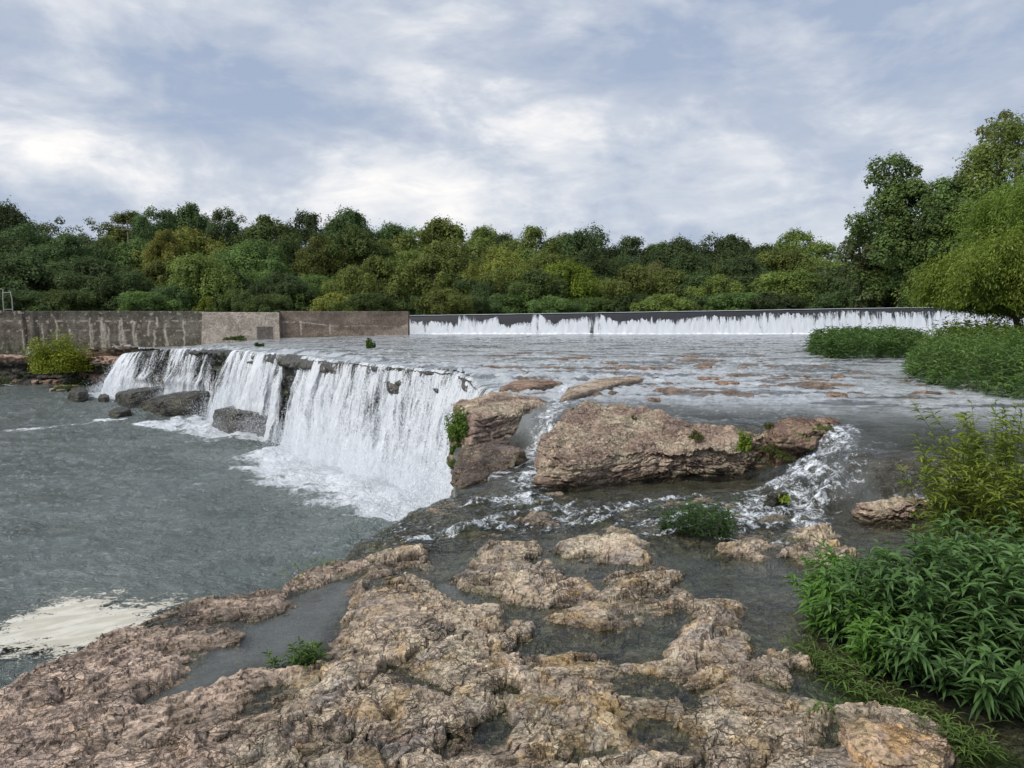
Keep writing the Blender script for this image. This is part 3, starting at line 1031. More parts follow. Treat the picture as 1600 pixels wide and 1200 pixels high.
def lip_param():
    p = np.array(LIP)
    seg = np.hypot(*np.diff(p, axis=0).T)
    s = np.concatenate([[0], np.cumsum(seg)])
    ss = np.arange(0, s[-1], 0.05)
    x = np.interp(ss, s, p[:, 0])
    y = np.interp(ss, s, p[:, 1])
    k = np.hanning(41)
    k /= k.sum()
    xp = np.pad(x, 20, mode='reflect', reflect_type='odd')
    yp = np.pad(y, 20, mode='reflect', reflect_type='odd')
    x, y = np.convolve(xp, k, 'valid'), np.convolve(yp, k, 'valid')
    x = x + 0.22 * n2(ss * 0.45, ss * 0 + 3) + 0.08 * n2(ss * 1.7, ss * 0 + 8)
    y = y + 0.22 * n2(ss * 0.45, ss * 0 + 13) + 0.08 * n2(ss * 1.7, ss * 0 + 28)
    tx, ty = np.gradient(x), np.gradient(y)
    kk = np.hanning(31)
    kk /= kk.sum()
    tx = np.convolve(np.pad(tx, 15, mode='edge'), kk, 'valid')
    ty = np.convolve(np.pad(ty, 15, mode='edge'), kk, 'valid')
    ln = np.hypot(tx, ty)
    # outward (towards the pool): right-hand side of the direction of travel is the river
    nx, ny = ty / ln, -tx / ln
    inside = sdf(POOL_POLY, x + nx * 0.5, y + ny * 0.5)
    flip = np.where(inside > sdf(POOL_POLY, x - nx * 0.5, y - ny * 0.5), 1.0, -1.0)
    sg = np.sign(flip.mean())
    nx, ny = nx * sg, ny * sg
    px = 800 + FPX * x / (y * math.cos(PITCH))
    return ss, x, y, nx, ny, px


LS, LXp, LYp, LNX, LNY, LPX = lip_param()
OUT = np.interp(LPX, [195, 230, 300, 380, 450, 500, 600, 740], [1.5, 1.0, 0.85, 0.95, 0.65, 0.62, 0.60, 0.60])
FOOTX, FOOTY = LXp + LNX * OUT, LYp + LNY * OUT
flow = np.interp(LPX, [190, 230, 280, 340, 355, 375, 420, 448, 462, 480, 520, 800], [0.9, 0.35, 0.75, 0.4, 0.3, 0.9, 0.9, 0.5, 0.25, 0.9, 1, 1])

pth = np.linspace(R(-62), R(6), 720)
pr = [6.0]
while pr[-1] < 64:
    r = pr[-1]
    pr.append(r + max(min(r * r * 0.0003, 0.005 * r), 0.02))
pr = np.array(pr)
PT, PR = np.meshgrid(pth, pr)
PX, PY = np.sin(PT) * PR, np.cos(PT) * PR
dmin = np.full(PX.shape, 1e9)
fl = np.zeros(PX.shape)
for i in range(0, len(LS), 8):
    dd = np.hypot(PX - FOOTX[i], PY - FOOTY[i])
    nw = dd < dmin
    fl = np.where(nw, flow[i], fl)
    dmin = np.minimum(dmin, dd)
near_main = sstep(PY, 33, 27)
reach = lerp(1.2, 2.1, near_main)
foam = 0.62 * fl * np.exp(-(dmin / reach) ** 1.5) + 0.40 * fl * np.exp(-(dmin / (reach * 2.1)) ** 2)
along = fbm2(PX * 0.35 + PY * 0.2, PY * 0.9 - PX * 0.3, 4)
foam = foam * (1 + 0.35 * along)
# drifting streaks of bubbles
streakf = sstep(fbm2((PX + PY) * 0.16, (PY - PX * 0.4) * 0.75, 5), 0.15, 0.65) * 0.42
foam = foam * sstep(PY, 13.5, 17.0)
foam = np.maximum(foam, streakf * sstep(PR, 9, 13))
apron = sdf(ground_poly([(205, 660), (320, 648), (345, 662), (440, 668), (470, 690), (420, 690), (300, 678), (215, 668)], POOL_Z), PX, PY)
foam = np.maximum(foam, 0.60 * sstep(apron + 0.5 * n2(PX, PY), -0.5, 0.5))
line2 = sdf(ground_poly([(145, 656), (195, 652), (200, 655), (150, 662)], POOL_Z), PX, PY)
foam = np.maximum(foam, 0.62 * sstep(line2 + 0.3 * n2(PX, PY), -0.4, 0.3))
line3 = sdf(ground_poly([(0, 672), (120, 662), (150, 657), (150, 660), (90, 668), (0, 677)], POOL_Z), PX, PY)
foam = np.maximum(foam, 0.52 * sstep(line3 + 0.4 * n2(PX, PY), -0.6, 0.3))
far_foam = sdf(ground_poly([(0, 598), (28, 596), (30, 602), (0, 604)], POOL_Z), PX, PY)
foam = np.maximum(foam, 0.6 * sstep(far_foam, -0.3, 0.3))
agit = np.exp(-dmin / 3.5)
pz = POOL_Z + (0.030 + 0.13 * agit) * fbm2(PX * 0.9 + 0.3 * PY, PY * 1.2 - 0.2 * PX, 5, gain=0.6) + 0.012 * fbm2(PX * 4, PY * 5, 3)
_wa, _wb = PX * 0.82 + PY * 0.57, -PX * 0.57 + PY * 0.82
_wx = 0.5 * n2(PX * 0.6, PY * 0.6)
pz = pz + (0.055 * (0.5 - np.abs(n2(_wa * 0.9 + _wx, _wb * 2.0 + _wx))) + 0.030 * (0.5 - np.abs(n2(_wa * 2.2 + 5, _wb * 4.6 + _wx))) + 0.014 * n2(_wa * 5, _wb * 9)) * (0.6 + 0.6 * fbm2(PX * 0.15, PY * 0.2, 3))
aer = np.clip(0.85 * np.exp(-dmin / 3.0) * fl, 0, 1)
chop = 0.50 + 0.25 * agit + 0.15 * along
pool = obj('plunge_pool_water', mk_mesh('plunge_pool_water', np.stack([PX, PY, pz], -1).reshape(-1, 3), grid_quads(*PX.shape),
                                        cols=np.stack([np.clip(foam, 0, 0.95), np.clip(chop, 0, 1), aer], -1).reshape(-1, 3), mat=M_POOL))
tag(pool, 'grey green water of the plunge pool below the falls', kind='structure')


# ------------------------------------------------------------------ cliff under the lip and along the left bank
def cliff(xs, ys, nx, ny, ztop, zbot, name, seed, mossy=0.5):
    n = len(xs)
    rows = 70
    # cap behind, then face
    v = np.linspace(0, 1, rows)[:, None]
    cap = 10
    tcap = np.clip(np.arange(rows)[:, None] / cap, 0, 1)
    tf = np.clip((np.arange(rows)[:, None] - cap) / (rows - 1 - cap), 0, 1)
    s = np.arange(n)[None, :] * 0.05
    out = lerp(-1.3, 0.0, tcap) + 0 * s
    z = np.where(tf > 0, lerp(ztop[None], zbot, tf), ztop[None] + 0.02 - 0.10 * (1 - tcap))
    X, Y = xs[None] + 0 * v, ys[None] + 0 * v
    lay = z * 2.6 + 0.35 * n2(s * 0.5 + seed, z * 0.4)
    stp = n2(np.floor(lay) * 3.71 + 0.5, s * 0.35 + seed * 3) * 0.32
    o2 = stp + 0.22 * fbm2(s * 0.8 + seed, z * 0.9, 4) + 0.10 * fbm2(s * 3, z * 4.5, 3) - 0.35 * sstep(tf, 0.05, 0.35) + 0.5 * sstep(tf, 0.55, 1.0)
    off = out + np.where(tf > 0, o2 * sstep(tf, 0, 0.03) + 0.12, 0.12 * tcap)
    X = X + nx[None] * off
    Y = Y + ny[None] * off
    zz = z + 0.05 * fbm2(s * 2 + 3, off * 3, 3)
    nm_ = fbm2(s * 0.7, z * 2.5, 4)[..., None]
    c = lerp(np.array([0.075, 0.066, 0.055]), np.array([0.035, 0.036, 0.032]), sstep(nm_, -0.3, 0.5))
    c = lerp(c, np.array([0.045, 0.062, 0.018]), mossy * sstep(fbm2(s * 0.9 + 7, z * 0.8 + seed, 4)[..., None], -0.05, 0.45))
    cc = np.concatenate([np.clip(c, 0.01, 1), np.full(c.shape[:2] + (1,), 0.75)], -1)
    return np.stack([X, Y, zz], -1).reshape(-1, 3), grid_quads(rows, n), cc.reshape(-1, 4)


_c = slice(0, len(LXp) - 26)
v_, q_, c_ = cliff(LXp[_c], LYp[_c], LNX[_c], LNY[_c], upper_level(LXp[_c]) - 0.13, POOL_Z - 0.5, 'cliff', 2.0)
tag(obj('cliff', mk_mesh('cliff', v_, q_, cols=c_, mat=M_ROCKFAR)), 'dark mossy ledge rock behind the falling water', kind='structure')
bp = np.array([(-46, 47.8)] + BANK + [(-23.6, 42.6)])
bs_ = np.concatenate([[0], np.cumsum(np.hypot(*np.diff(bp, axis=0).T))])
bss = np.arange(0, bs_[-1], 0.05)
bx, by = np.interp(bss, bs_, bp[:, 0]), np.interp(bss, bs_, bp[:, 1])
by = by + 0.5 * n2(bss * 0.35, bss * 0 + 4)
btx, bty = np.gradient(bx), np.gradient(by)
bl = np.hypot(btx, bty)
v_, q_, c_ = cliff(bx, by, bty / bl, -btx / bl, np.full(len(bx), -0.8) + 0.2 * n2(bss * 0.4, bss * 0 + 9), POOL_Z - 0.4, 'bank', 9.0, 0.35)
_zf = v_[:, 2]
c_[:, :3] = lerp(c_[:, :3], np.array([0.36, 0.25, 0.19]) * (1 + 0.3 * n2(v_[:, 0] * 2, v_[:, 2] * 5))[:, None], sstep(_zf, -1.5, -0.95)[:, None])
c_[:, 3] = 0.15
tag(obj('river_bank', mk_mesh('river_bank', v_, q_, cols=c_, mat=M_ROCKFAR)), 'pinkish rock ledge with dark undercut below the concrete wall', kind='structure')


# ------------------------------------------------------------------ the three curtains of the falls
DENS = ([190, 200, 212, 226, 245, 262, 272, 283, 300, 316, 330, 344, 352, 358, 366, 385, 410, 432, 446, 453, 458, 466, 474, 490, 520, 560, 600, 640, 700, 760, 800],
        [.62, .70, .62, .34, .40, .34, .40, .60, .54, .42, .36, .30, .12, .18, .50, .62, .66, .58, .44, .20, .0, .0, .52, .63, .62, .58, .60, .62, .64, .67, .68])
M_FALL = [fall_material('falling_water_%s' % k, su, sv, sd) for k, su, sv, sd in (('back', 1.0, 0.9, 0.0), ('middle', 1.25, 1.0, 7.3), ('front', 1.6, 1.3, 15.1))]


def mist_material():
    m = bpy.data.materials.new('fall_mist')
    m.use_nodes = True
    g = G(m.node_tree)
    g.n.clear()
    out = g.new('ShaderNodeOutputMaterial')
    pv = g.new('ShaderNodeVolumePrincipled')
    pv.inputs['Color'].default_value = (0.95, 0.97, 1.0, 1)
    pv.inputs['Density'].default_value = 0.16
    pv.inputs['Anisotropy'].default_value = 0.2
    g.l.new(pv.outputs[0], out.inputs['Volume'])
    return m


M_MIST = mist_material()


def make_fall(p0, p1, label):
    idx = np.where((LPX >= p0) & (LPX <= p1))[0]
    i0, i1 = idx.min(), idx.max()
    s = np.arange(LS[i0], LS[i1], 0.028)
    x = np.interp(s, LS, LXp)
    y = np.interp(s, LS, LYp)
    nx, ny = np.interp(s, LS, LNX), np.interp(s, LS, LNY)
    om = np.interp(s, LS, OUT)
    px = np.interp(s, LS, LPX)
    lev = upper_level(x)
    dens = np.interp(px, *DENS)
    root = empty('waterfall', (float(x.mean()), float(y.mean()), POOL_Z), label, 'waterfall', 'curtains of the falls')
    ox, oy, oz = root.location
    rows_u, rows_f = 14, 74
    for li, (name, dd, lo) in enumerate((('back_sheet', -0.02, -0.14), ('middle_sheet', -0.05, 0.0), ('front_sheet', -0.08, 0.15))):
        tu = np.linspace(-1, 0, rows_u, endpoint=False)[:, None]
        tf = np.linspace(0, 1, rows_f)[:, None]
        t = np.concatenate([tu, tf])
        S = s[None] + 0 * t
        tt = np.clip(t, 0, 1)
        omv = om * (1 + 0.16 * n2(s * 0.9 + li * 5, s * 0 + 2)) + lo
        rip = 0.16 * n2(S * 1.1 + li * 9, tt * 1.0) + 0.08 * n2(S * 5.3 + li * 3, tt * 2.5) + 0.04 * n2(S * 13, tt * 9 + li)
        o = np.where(t < 0, t * 1.1, np.sqrt(tt) * 0 + omv[None] * (0.30 * tt + 0.70 * np.sqrt(tt))) + rip * sstep(t, -0.2, 0.4) * 1.3
        drop = (lev - POOL_Z + 0.15)[None]
        z = np.where(t < 0, lev[None] + 0.012 - 0.05 * (1 + t) ** 2 * 1.0, lev[None] - 0.04 - drop * tt ** 1.0) + (0.03 * n2(S * 2.3, t * 3 + li) * (t < 0.05))
        # round the shoulder
        z = np.where((t >= 0) & (t < 0.10), lev[None] - 0.04 - drop * (tt ** 2 * 5 + tt * 0.5), z)
        # water that strikes a ledge half way down the left curtain
        if p1 < 360:
            hit = np.exp(-((tt - 0.52) / 0.07) ** 2) * sstep(px, 215, 240)[None]
            o = o + 0.16 * hit * (1 + n2(S * 1.5, tt))
        X, Y = x[None] + nx[None] * o, y[None] + ny[None] * o
        fallen = np.cumsum(np.concatenate([np.zeros((1, len(s))), np.sqrt(np.diff(o, axis=0) ** 2 + np.diff(z, axis=0) ** 2)]), 0)
        d = dens[None] + dd + 0.24 * n2(S * 0.75 + li * 11, tt * 0.5 + 3) + 0.10 * n2(S * 2.1 + li * 7, tt * 0.7) + 0.34 * (sstep(tt, 0.35, 0.95)) - 0.06 * (1 - sstep(tt, 0.0, 0.2))
        d = np.where(t < 0, lerp(0.1, d, sstep(t, -0.9, -0.1)), d)
        wh = 0.30 + 0.62 * sstep(t, -0.08, 0.22) + 0.2 * tt + 0.10 * n2(S * 1.3 + li, tt)
        edge = np.minimum(sstep(s, s[0], s[0] + 0.5), sstep(s, s[-1], s[-1] - (0.05 if p1 > 700 else 0.5)))[None]
        d = lerp(0.15, d, edge)
        V = np.stack([X - ox, Y - oy, z - oz], -1).reshape(-1, 3)
        me = mk_mesh(name, V, grid_quads(len(t), len(s)), cols=np.stack([np.clip(d, 0, 1), np.clip(wh, 0, 1.2), 0 * d], -1).reshape(-1, 3),
                     uv=np.stack([S, fallen], -1).reshape(-1, 2), mat=M_FALL[li])
        obj(name, me, root)
    # flying drops, thickest near the foot
    rs = np.random.RandomState(int(p0))
    n = int(3800 * (s[-1] - s[0]))
    k = rs.randint(0, len(s), n)
    keep_ = rs.rand(n) < dens[k]
    k = k[keep_]
    n = len(k)
    tt = rs.beta(2.6, 0.9, n)
    o = om[k] * (0.30 * tt + 0.70 * np.sqrt(tt)) + np.abs(rs.normal(0, 0.16, n)) * (0.4 + 1.5 * tt ** 2) + 0.12
    o = o + np.abs(rs.normal(0, 0.35, n)) * (tt > 0.85)
    z = lev[k] - (lev[k] - POOL_Z) * tt + np.abs(rs.normal(0, 0.30, n)) * (tt > 0.85)
    c = np.stack([x[k] + nx[k] * o - ox, y[k] + ny[k] * o - oy, z - oz], -1)
    sz = (0.006 + 0.012 * rs.rand(n) ** 2)[:, None, None]
    tri = rs.normal(size=(n, 4, 3))
    tri /= np.linalg.norm(tri, axis=2)[..., None]
    V = (c[:, None] + tri * sz * np.array([1, 1, 1.8])).reshape(-1, 3)
    b = (np.arange(n) * 4)[:, None, None]
    T_ = (b + np.array([[0, 1, 2], [0, 3, 1], [0, 2, 3], [1, 3, 2]])[None]).reshape(-1, 3)
    sp = obj('spray', mk_mesh('spray', V, tris=T_, smooth=False, mat=M_SPRAY), root)
    sp['kind'] = 'stuff'
    kk = np.linspace(0, len(s) - 1, 40).astype(int)
    f_ = om[kk] + 0.25
    mp = np.stack([x[kk] + nx[kk] * f_ - ox, y[kk] + ny[kk] * f_ - oy, np.full(40, 0.12)], -1)
    w_ = np.sin(np.linspace(0, np.pi, 40)) ** 0.6 * 0.75 * np.clip(dens[kk] * 1.6, 0.3, 1) + 0.002
    w_ = w_ * (1 + 0.25 * n2(np.arange(40) * 0.4, np.zeros(40) + p0))
    tv, tq = tubes([(mp, w_)], 16)
    ms = obj('mist', mk_mesh('mist', tv, tq, mat=M_MIST), root)
    ms['kind'] = 'stuff'
    return root


make_fall(192, 353, 'thin stepped waterfall farthest left, below the pale wall panel, with dark rock showing through')
make_fall(355, 456, 'middle white waterfall between the dark mossy gap and two wet boulders')
make_fall(464, 790, 'broad dense white waterfall nearest the camera, beside the tan rock ledge')


# ------------------------------------------------------------------ rocks
def rock_mesh(poly, z0, z1, seed, tilt=(0, 0), nseg=220, nz=90, amp=1.0, strata=7.0, pal='tan', moss=0.0, moss_dir=None, wetline=0.0, detail=1.0, flat=0.55, origin=None, dry=True):
    poly = np.asarray(poly, float)
    cx, cy = poly.mean(0)
    th = np.arange(nseg) * 2 * np.pi / nseg
    far_ = 60.0
    rad = np.zeros(nseg)
    for i in range(nseg):
        dx, dy = math.cos(th[i]), math.sin(th[i])
        best = 0.05
        for j in range(len(poly)):
            ax, ay = poly[j] - (cx, cy)
            bx_, by_ = poly[(j + 1) % len(poly)] - (cx, cy)
            ex, ey = bx_ - ax, by_ - ay
            den = dx * ey - dy * ex
            if abs(den) < 1e-9:
                continue
            t = (ax * ey - ay * ex) / den
            u = (ax * dy - ay * dx) / den
            if t > 0 and -1e-6 <= u <= 1 + 1e-6:
                best = max(best, t)
        rad[i] = best
    k = np.hanning(9)
    k /= k.sum()
    rad = np.convolve(np.pad(rad, 4, mode='wrap'), k, 'valid')
    v = np.linspace(0, 1, nz)[:, None]
    a = np.clip(v / flat, 0, 1)
    b = np.clip((v - flat) / (1 - flat), 0, 1)
    H = z1 - z0
    size = max(H, 0.3 * float(np.mean(rad)))
    fac = np.where(v < flat, 1.0 - 0.10 * a ** 3, 0.90 * (1 - b))
    zz = np.where(v < flat, z0 + H * (1 - (1 - a) ** 1.3) * 0.93, z0 + H * (0.93 + 0.07 * np.sqrt(np.clip(1 - (1 - b) ** 2, 0, 1))))
    X = cx + np.cos(th)[None] * rad[None] * fac
    Y = cy + np.sin(th)[None] * rad[None] * fac
    Z = zz + 0 * X
    Z = Z + (tilt[0] * (X - cx) + tilt[1] * (Y - cy)) * np.clip((Z - z0) / H, 0, 1)
    # strata, lumps, chips
    s1 = seed * 13.7
    lay = (Z + 0.25 * size * n2(X * 0.8 / size + s1, Y * 0.8 / size)) * strata / max(H, 1e-3)
    fl_ = np.floor(lay)
    fr_ = lay - fl_
    st = n3(fl_ * 3.17 + s1, X / size * 0.9, Y / size * 0.9) * (0.5 + 0.5 * sstep(fr_, 0, 0.25))
    groove = np.exp(-(np.minimum(fr_, 1 - fr_) / 0.10) ** 2)
    lum = fbm3(X / size * 1.1 + s1, Y / size * 1.1, Z / size * 1.6, 5, gain=0.52)
    chip = np.abs(fbm3(X / size * 4.5, Y / size * 4.5 + s1, Z / size * 8, 4, gain=0.55))
    side = (v < flat) * 1.0
    top = 1 - sstep(b, 0.0, 0.35) * 0.0
    disp = amp * size * (0.14 * st * side + 0.16 * lum - 0.12 * chip - 0.035 * groove * side)
    arc = np.cumsum(np.hypot(np.diff(np.r_[X[0], X[0, :1]]), np.diff(np.r_[Y[0], Y[0, :1]])))[None]
    vf1, vf2, vc, vox, voy = voro((arc + 0.25 * size * lum) / size * 1.5 + s1, lay * 0.55 + 0.8 * lum + 0 * arc)
    wf1, wf2, wc_, wox, woy = voro((arc + 0.1 * size * lum) / size * 4.5 + s1, lay * 1.3 + 0.5 * lum + 0 * arc)
    disp = disp + amp * size * side * (0.26 * (vc - 0.5) - 0.10 * (1 - sstep(vf2 - vf1, 0, 0.12)) + 0.10 * (wc_ - 0.5) - 0.04 * (1 - sstep(wf2 - wf1, 0, 0.15)))
    Xd = X + np.cos(th)[None] * disp * (1 - b) * np.clip(fac * 1.2, 0, 1)
    Yd = Y + np.sin(th)[None] * disp * (1 - b) * np.clip(fac * 1.2, 0, 1)
    topn = fbm2(X / size * 1.7 + s1, Y / size * 1.7, 6, gain=0.55)
    qn = topn * 3.5
    ter = (np.floor(qn) + sstep(qn - np.floor(qn), 0.75, 1.0)) / 3.5
    uf1, uf2, uc, uox, uoy = voro(X / size * 2.4 + s1 + 0.3 * topn, Y / size * 3.0 + 0.3 * topn)
    yf1, yf2, yc, yox, yoy = voro(X / size * 7 + s1 + 0.3 * topn, Y / size * 8.0 + 0.3 * topn)
    ter = ter + 0.8 * (uc - 0.5) + 0.5 * (np.cos(uc * 40) * uox + np.sin(uc * 40) * uoy) - 0.4 * (1 - sstep(uf2 - uf1, 0, 0.1)) + 0.35 * (yc - 0.5) - 0.2 * (1 - sstep(yf2 - yf1, 0, 0.12))
    Zd = Z + amp * size * (0.09 * ter + 0.05 * topn - 0.05 * chip) * sstep(v, flat * 0.6, flat) + amp * size * 0.03 * lum * side
    co = np.stack([Xd, Yd, Zd], -1)
    nm_ = fbm3(X / size * 1.5 + 9, Y / size * 1.5, Z / size * 5 + s1, 5)[..., None]
    nf = fbm3(X / size * 6, Y / size * 6 + s1, Z / size * 14, 4)[..., None]
    if pal == 'tan':
        A, B, C, D = (0.34, 0.25, 0.19), (0.47, 0.385, 0.285), (0.235, 0.175, 0.145), (0.17, 0.14, 0.115)
    elif pal == 'dark':
        A, B, C, D = (0.060, 0.055, 0.046), (0.095, 0.082, 0.066), (0.040, 0.044, 0.028), (0.032, 0.032, 0.029)
    elif pal == 'red':
        A, B, C, D = (0.26, 0.17, 0.125), (0.32, 0.225, 0.165), (0.17, 0.115, 0.09), (0.12, 0.09, 0.075)
    elif pal == 'ochre':
        A, B, C, D = (0.40, 0.29, 0.21), (0.44, 0.32, 0.19), (0.42, 0.26, 0.11), (0.22, 0.15, 0.12)
    else:
        A, B, C, D = (0.34, 0.33, 0.32), (0.46, 0.45, 0.44), (0.26, 0.25, 0.24), (0.18, 0.17, 0.16)
    A, B, C, D = map(np.array, (A, B, C, D))
    c = lerp(A, B, sstep(nm_, -0.25, 0.4))
    c = lerp(c, C, sstep(nm_ * -1 + 0.4 * nf, 0.1, 0.6) * 0.8)
    c = lerp(c, D, sstep(nf + 0.3 * st[..., None], 0.35, 0.85) * 0.7)
    c = c * (1 + 0.22 * nf) * (0.86 + 0.28 * np.where(v < flat, wc_, yc))[..., None]
    wet = 1 - sstep(Zd - wetline + 0.06 * size * nm_[..., 0], 0.0, 0.14 * size)
    if not dry:
        wet = np.maximum(wet, 0.7)
    c = lerp(c, c * np.array([0.42, 0.40, 0.34]), wet[..., None])
    if moss > 0:
        mk = sstep(nm_[..., 0] + 0.6 * nf[..., 0], 0.15, 0.55) * moss
        if moss_dir is not None:
            mk = np.maximum(mk * 0.35, mk * 2.2 * sstep((Xd - moss_dir[0]) * moss_dir[2] + (Yd - moss_dir[1]) * moss_dir[3], -0.2, 0.3))
        mk = np.clip(mk, 0, 1)
        c = lerp(c, np.array([0.07, 0.085, 0.018]) * (1 + 0.5 * nf), mk[..., None])
    cc = np.concatenate([np.clip(c, 0.01, 0.95), np.clip(wet, 0, 1)[..., None]], -1)
    if origin is None:
        origin = (cx, cy, z0)
    V = (co - np.array(origin)).reshape(-1, 3)
    return mk_mesh('rock', V, grid_quads(nz, nseg, True), cols=cc.reshape(-1, 4), mat=M_ROCK if size < 3 and cy < 14 else M_ROCKFAR), origin


def rock(name, label, cat, *a, group=None, **k):
    me, org = rock_mesh(*a, **k)
    o = obj(name, me)
    o.location = org
    return tag(o, label, cat, group)


big_fp = [at(828, 742, 0), at(846, 758, 0), at(900, 760, 0), at(960, 752, 0), at(1030, 748, 0), at(1100, 744, 0), at(1180, 738, 0), at(1222, 722, 0.05),
          at(1262, 690, 0.3), at(1240, 655, 0.6), at(1150, 650, 0.6), at(1050, 643, 0.6), at(960, 632, 0.6), at(900, 632, 0.6), at(868, 655, 0.5)]
rock('rock_ledge', 'large tan layered rock ledge with a mossy right end, standing between the two small cascades', 'rock', big_fp, -0.35, 0.47, 3.1,
     tilt=(-0.02, 0.17), nseg=620, nz=230, amp=0.62, strata=7, moss=0.6, moss_dir=(2.75, 8.4, 1.0, 0.0), wetline=0.02, flat=0.5)
left_fp = [at(706, 688, 0.0), at(735, 700, 0.05), at(800, 684, 0.1), at(852, 664, 0.2), at(872, 640, 0.45), at(862, 611, 0.6), at(790, 607, 0.6), at(738, 612, 0.6), at(712, 630, 0.45)]
rock('rock_ledge', 'rounded grey tan rock block at the lip of the main falls', 'rock', left_fp, -0.9, 0.57, 5.4,
     tilt=(0.0, 0.02), nseg=420, nz=180, amp=0.30, strata=9, moss=0.25, wetline=-0.6, flat=0.55)
low_fp = [at(712, 764, -0.05), at(735, 750, 0), at(790, 728, 0.05), at(832, 700, 0.15), at(812, 682, 0.2), at(750, 690, 0.2), at(708, 705, 0.1)]
rock('rock_ledge', 'low wet grey ledge below the rounded rock block, between the falls and the small cascade', 'rock', low_fp, -1.3, 0.16, 8.8,
     tilt=(0.05, 0.10), nseg=320, nz=150, amp=0.30, strata=10, moss=0.3, wetline=0.08, flat=0.6)
sh1 = [at(866, 634, .5), at(900, 624, .5), at(960, 606, .5), at(1012, 596, .5), at(1004, 590, .5), at(940, 596, .5), at(884, 612, .5)]
rock('rock_ledge', 'long low tan shelf reaching upstream from the left end of the large ledge', 'rock', sh1, 0.2, 0.60, 22.5, nseg=260, nz=90, amp=0.30, strata=4, wetline=0.5, flat=0.45)
sh3 = [at(1212, 712, .25), at(1262, 702, .3), at(1316, 678, .45), at(1302, 656, .55), at(1240, 650, .55), at(1200, 668, .5)]
rock('rock_ledge', 'low dark mossy tail of rock between the large ledge and the right rapids', 'rock', sh3, -0.1, 0.55, 28.5, tilt=(-0.05, 0.06), nseg=240, nz=90, amp=0.45, strata=5, pal='red', moss=1.0, wetline=0.30, flat=0.45)
sh2 = [at(776, 612, .5), at(800, 600, .5), at(858, 597, .5), at(884, 603, .5), at(826, 613, .5)]
rock('rock_ledge', 'thin flat shelf just upstream of the rounded block', 'rock', sh2, 0.2, 0.60, 25.5, nseg=200, nz=80, amp=0.25, strata=3, pal='red', wetline=0.5, flat=0.45)
rr_fp = [at(1326, 806, 0.0), at(1360, 815, 0.0), at(1420, 815, 0), at(1480, 812, 0), at(1482, 765, 0.25), at(1400, 763, 0.25), at(1345, 768, 0.25)]
rock('rock_ledge', 'pinkish flat rock at the water edge beside the tall yellow green shrub', 'rock', rr_fp, -0.25, 0.17, 12.2,
     tilt=(0.02, 0.10), nseg=300, nz=130, amp=0.55, strata=6, moss=0.2, wetline=0.0, flat=0.5)
br_fp = [at(1300, 1150, 0), at(1330, 1205, 0), at(1380, 1240, 0), at(1470, 1240, 0), at(1492, 1190, 0), at(1465, 1150, 0.1), at(1400, 1125, 0.1), at(1330, 1118, 0.1)]
rock('boulder', 'smooth tan and ochre boulder at the bottom right, beside the green pool', 'boulder', br_fp, -0.2, 0.12, 15.5,
     nseg=320, nz=150, amp=0.32, strata=4, pal='ochre', moss=0.1, wetline=-0.02, flat=0.45)
ms = [at(1192, 790, 0.0), at(1212, 793, 0), at(1236, 788, 0), at(1230, 772, 0.1), at(1205, 770, 0.1)]
rock('boulder', 'small dark mossy rock surrounded by the white cascade', 'boulder', ms, -0.12, 0.13, 18.0, nseg=90, nz=50, amp=0.5, strata=3, pal='dark', moss=0.9, dry=False)

# wet boulders at the foot of the falls
for lab, fp, h, sd in (
        ('long dark slanting boulder at the foot of the stepped left waterfall', [(178, 629), (200, 639), (235, 637), (264, 629), (240, 621), (205, 619)], 0.75, 1.0),
        ('largest dark wet boulder, lying between the left and middle waterfalls', [(224, 643), (262, 651), (310, 650), (354, 641), (345, 632), (300, 630), (255, 633)], 0.9, 2.0),
        ('dark humped boulder with water streaming over it below the middle waterfall', [(330, 668), (358, 679), (402, 678), (416, 668), (392, 662), (352, 662)], 0.85, 3.0),
        ('dark pointed boulder standing in the foam at the foot of the middle waterfall', [(392, 680), (418, 684), (446, 680), (443, 670), (405, 670)], 0.85, 4.0),
        ('small reddish dark rock alone in the pool before the left waterfalls', [(168, 651), (185, 653), (206, 649), (200, 644), (180, 643)], 0.28, 5.0),
        ('small dark rock at the left foot of the falls', [(106, 626), (122, 630), (140, 626), (132, 617), (115, 617)], 0.55, 6.0),
        ('tiny dark rock between the left foot of the falls and the slanting boulder', [(153, 628), (163, 630), (172, 627), (166, 622), (157, 622)], 0.3, 7.0)):
    f = ground_poly(fp, POOL_Z)
    rock('boulder', lab, 'boulder', f, POOL_Z - 0.4, POOL_Z + h, sd, tilt=(0.16 if sd < 2.5 else 0.05, 0.02), nseg=170, nz=80, amp=0.26, strata=4, pal='dark', moss=0.35, wetline=POOL_Z, dry=False,
         flat=0.3, group='wet boulders at the foot of the falls')

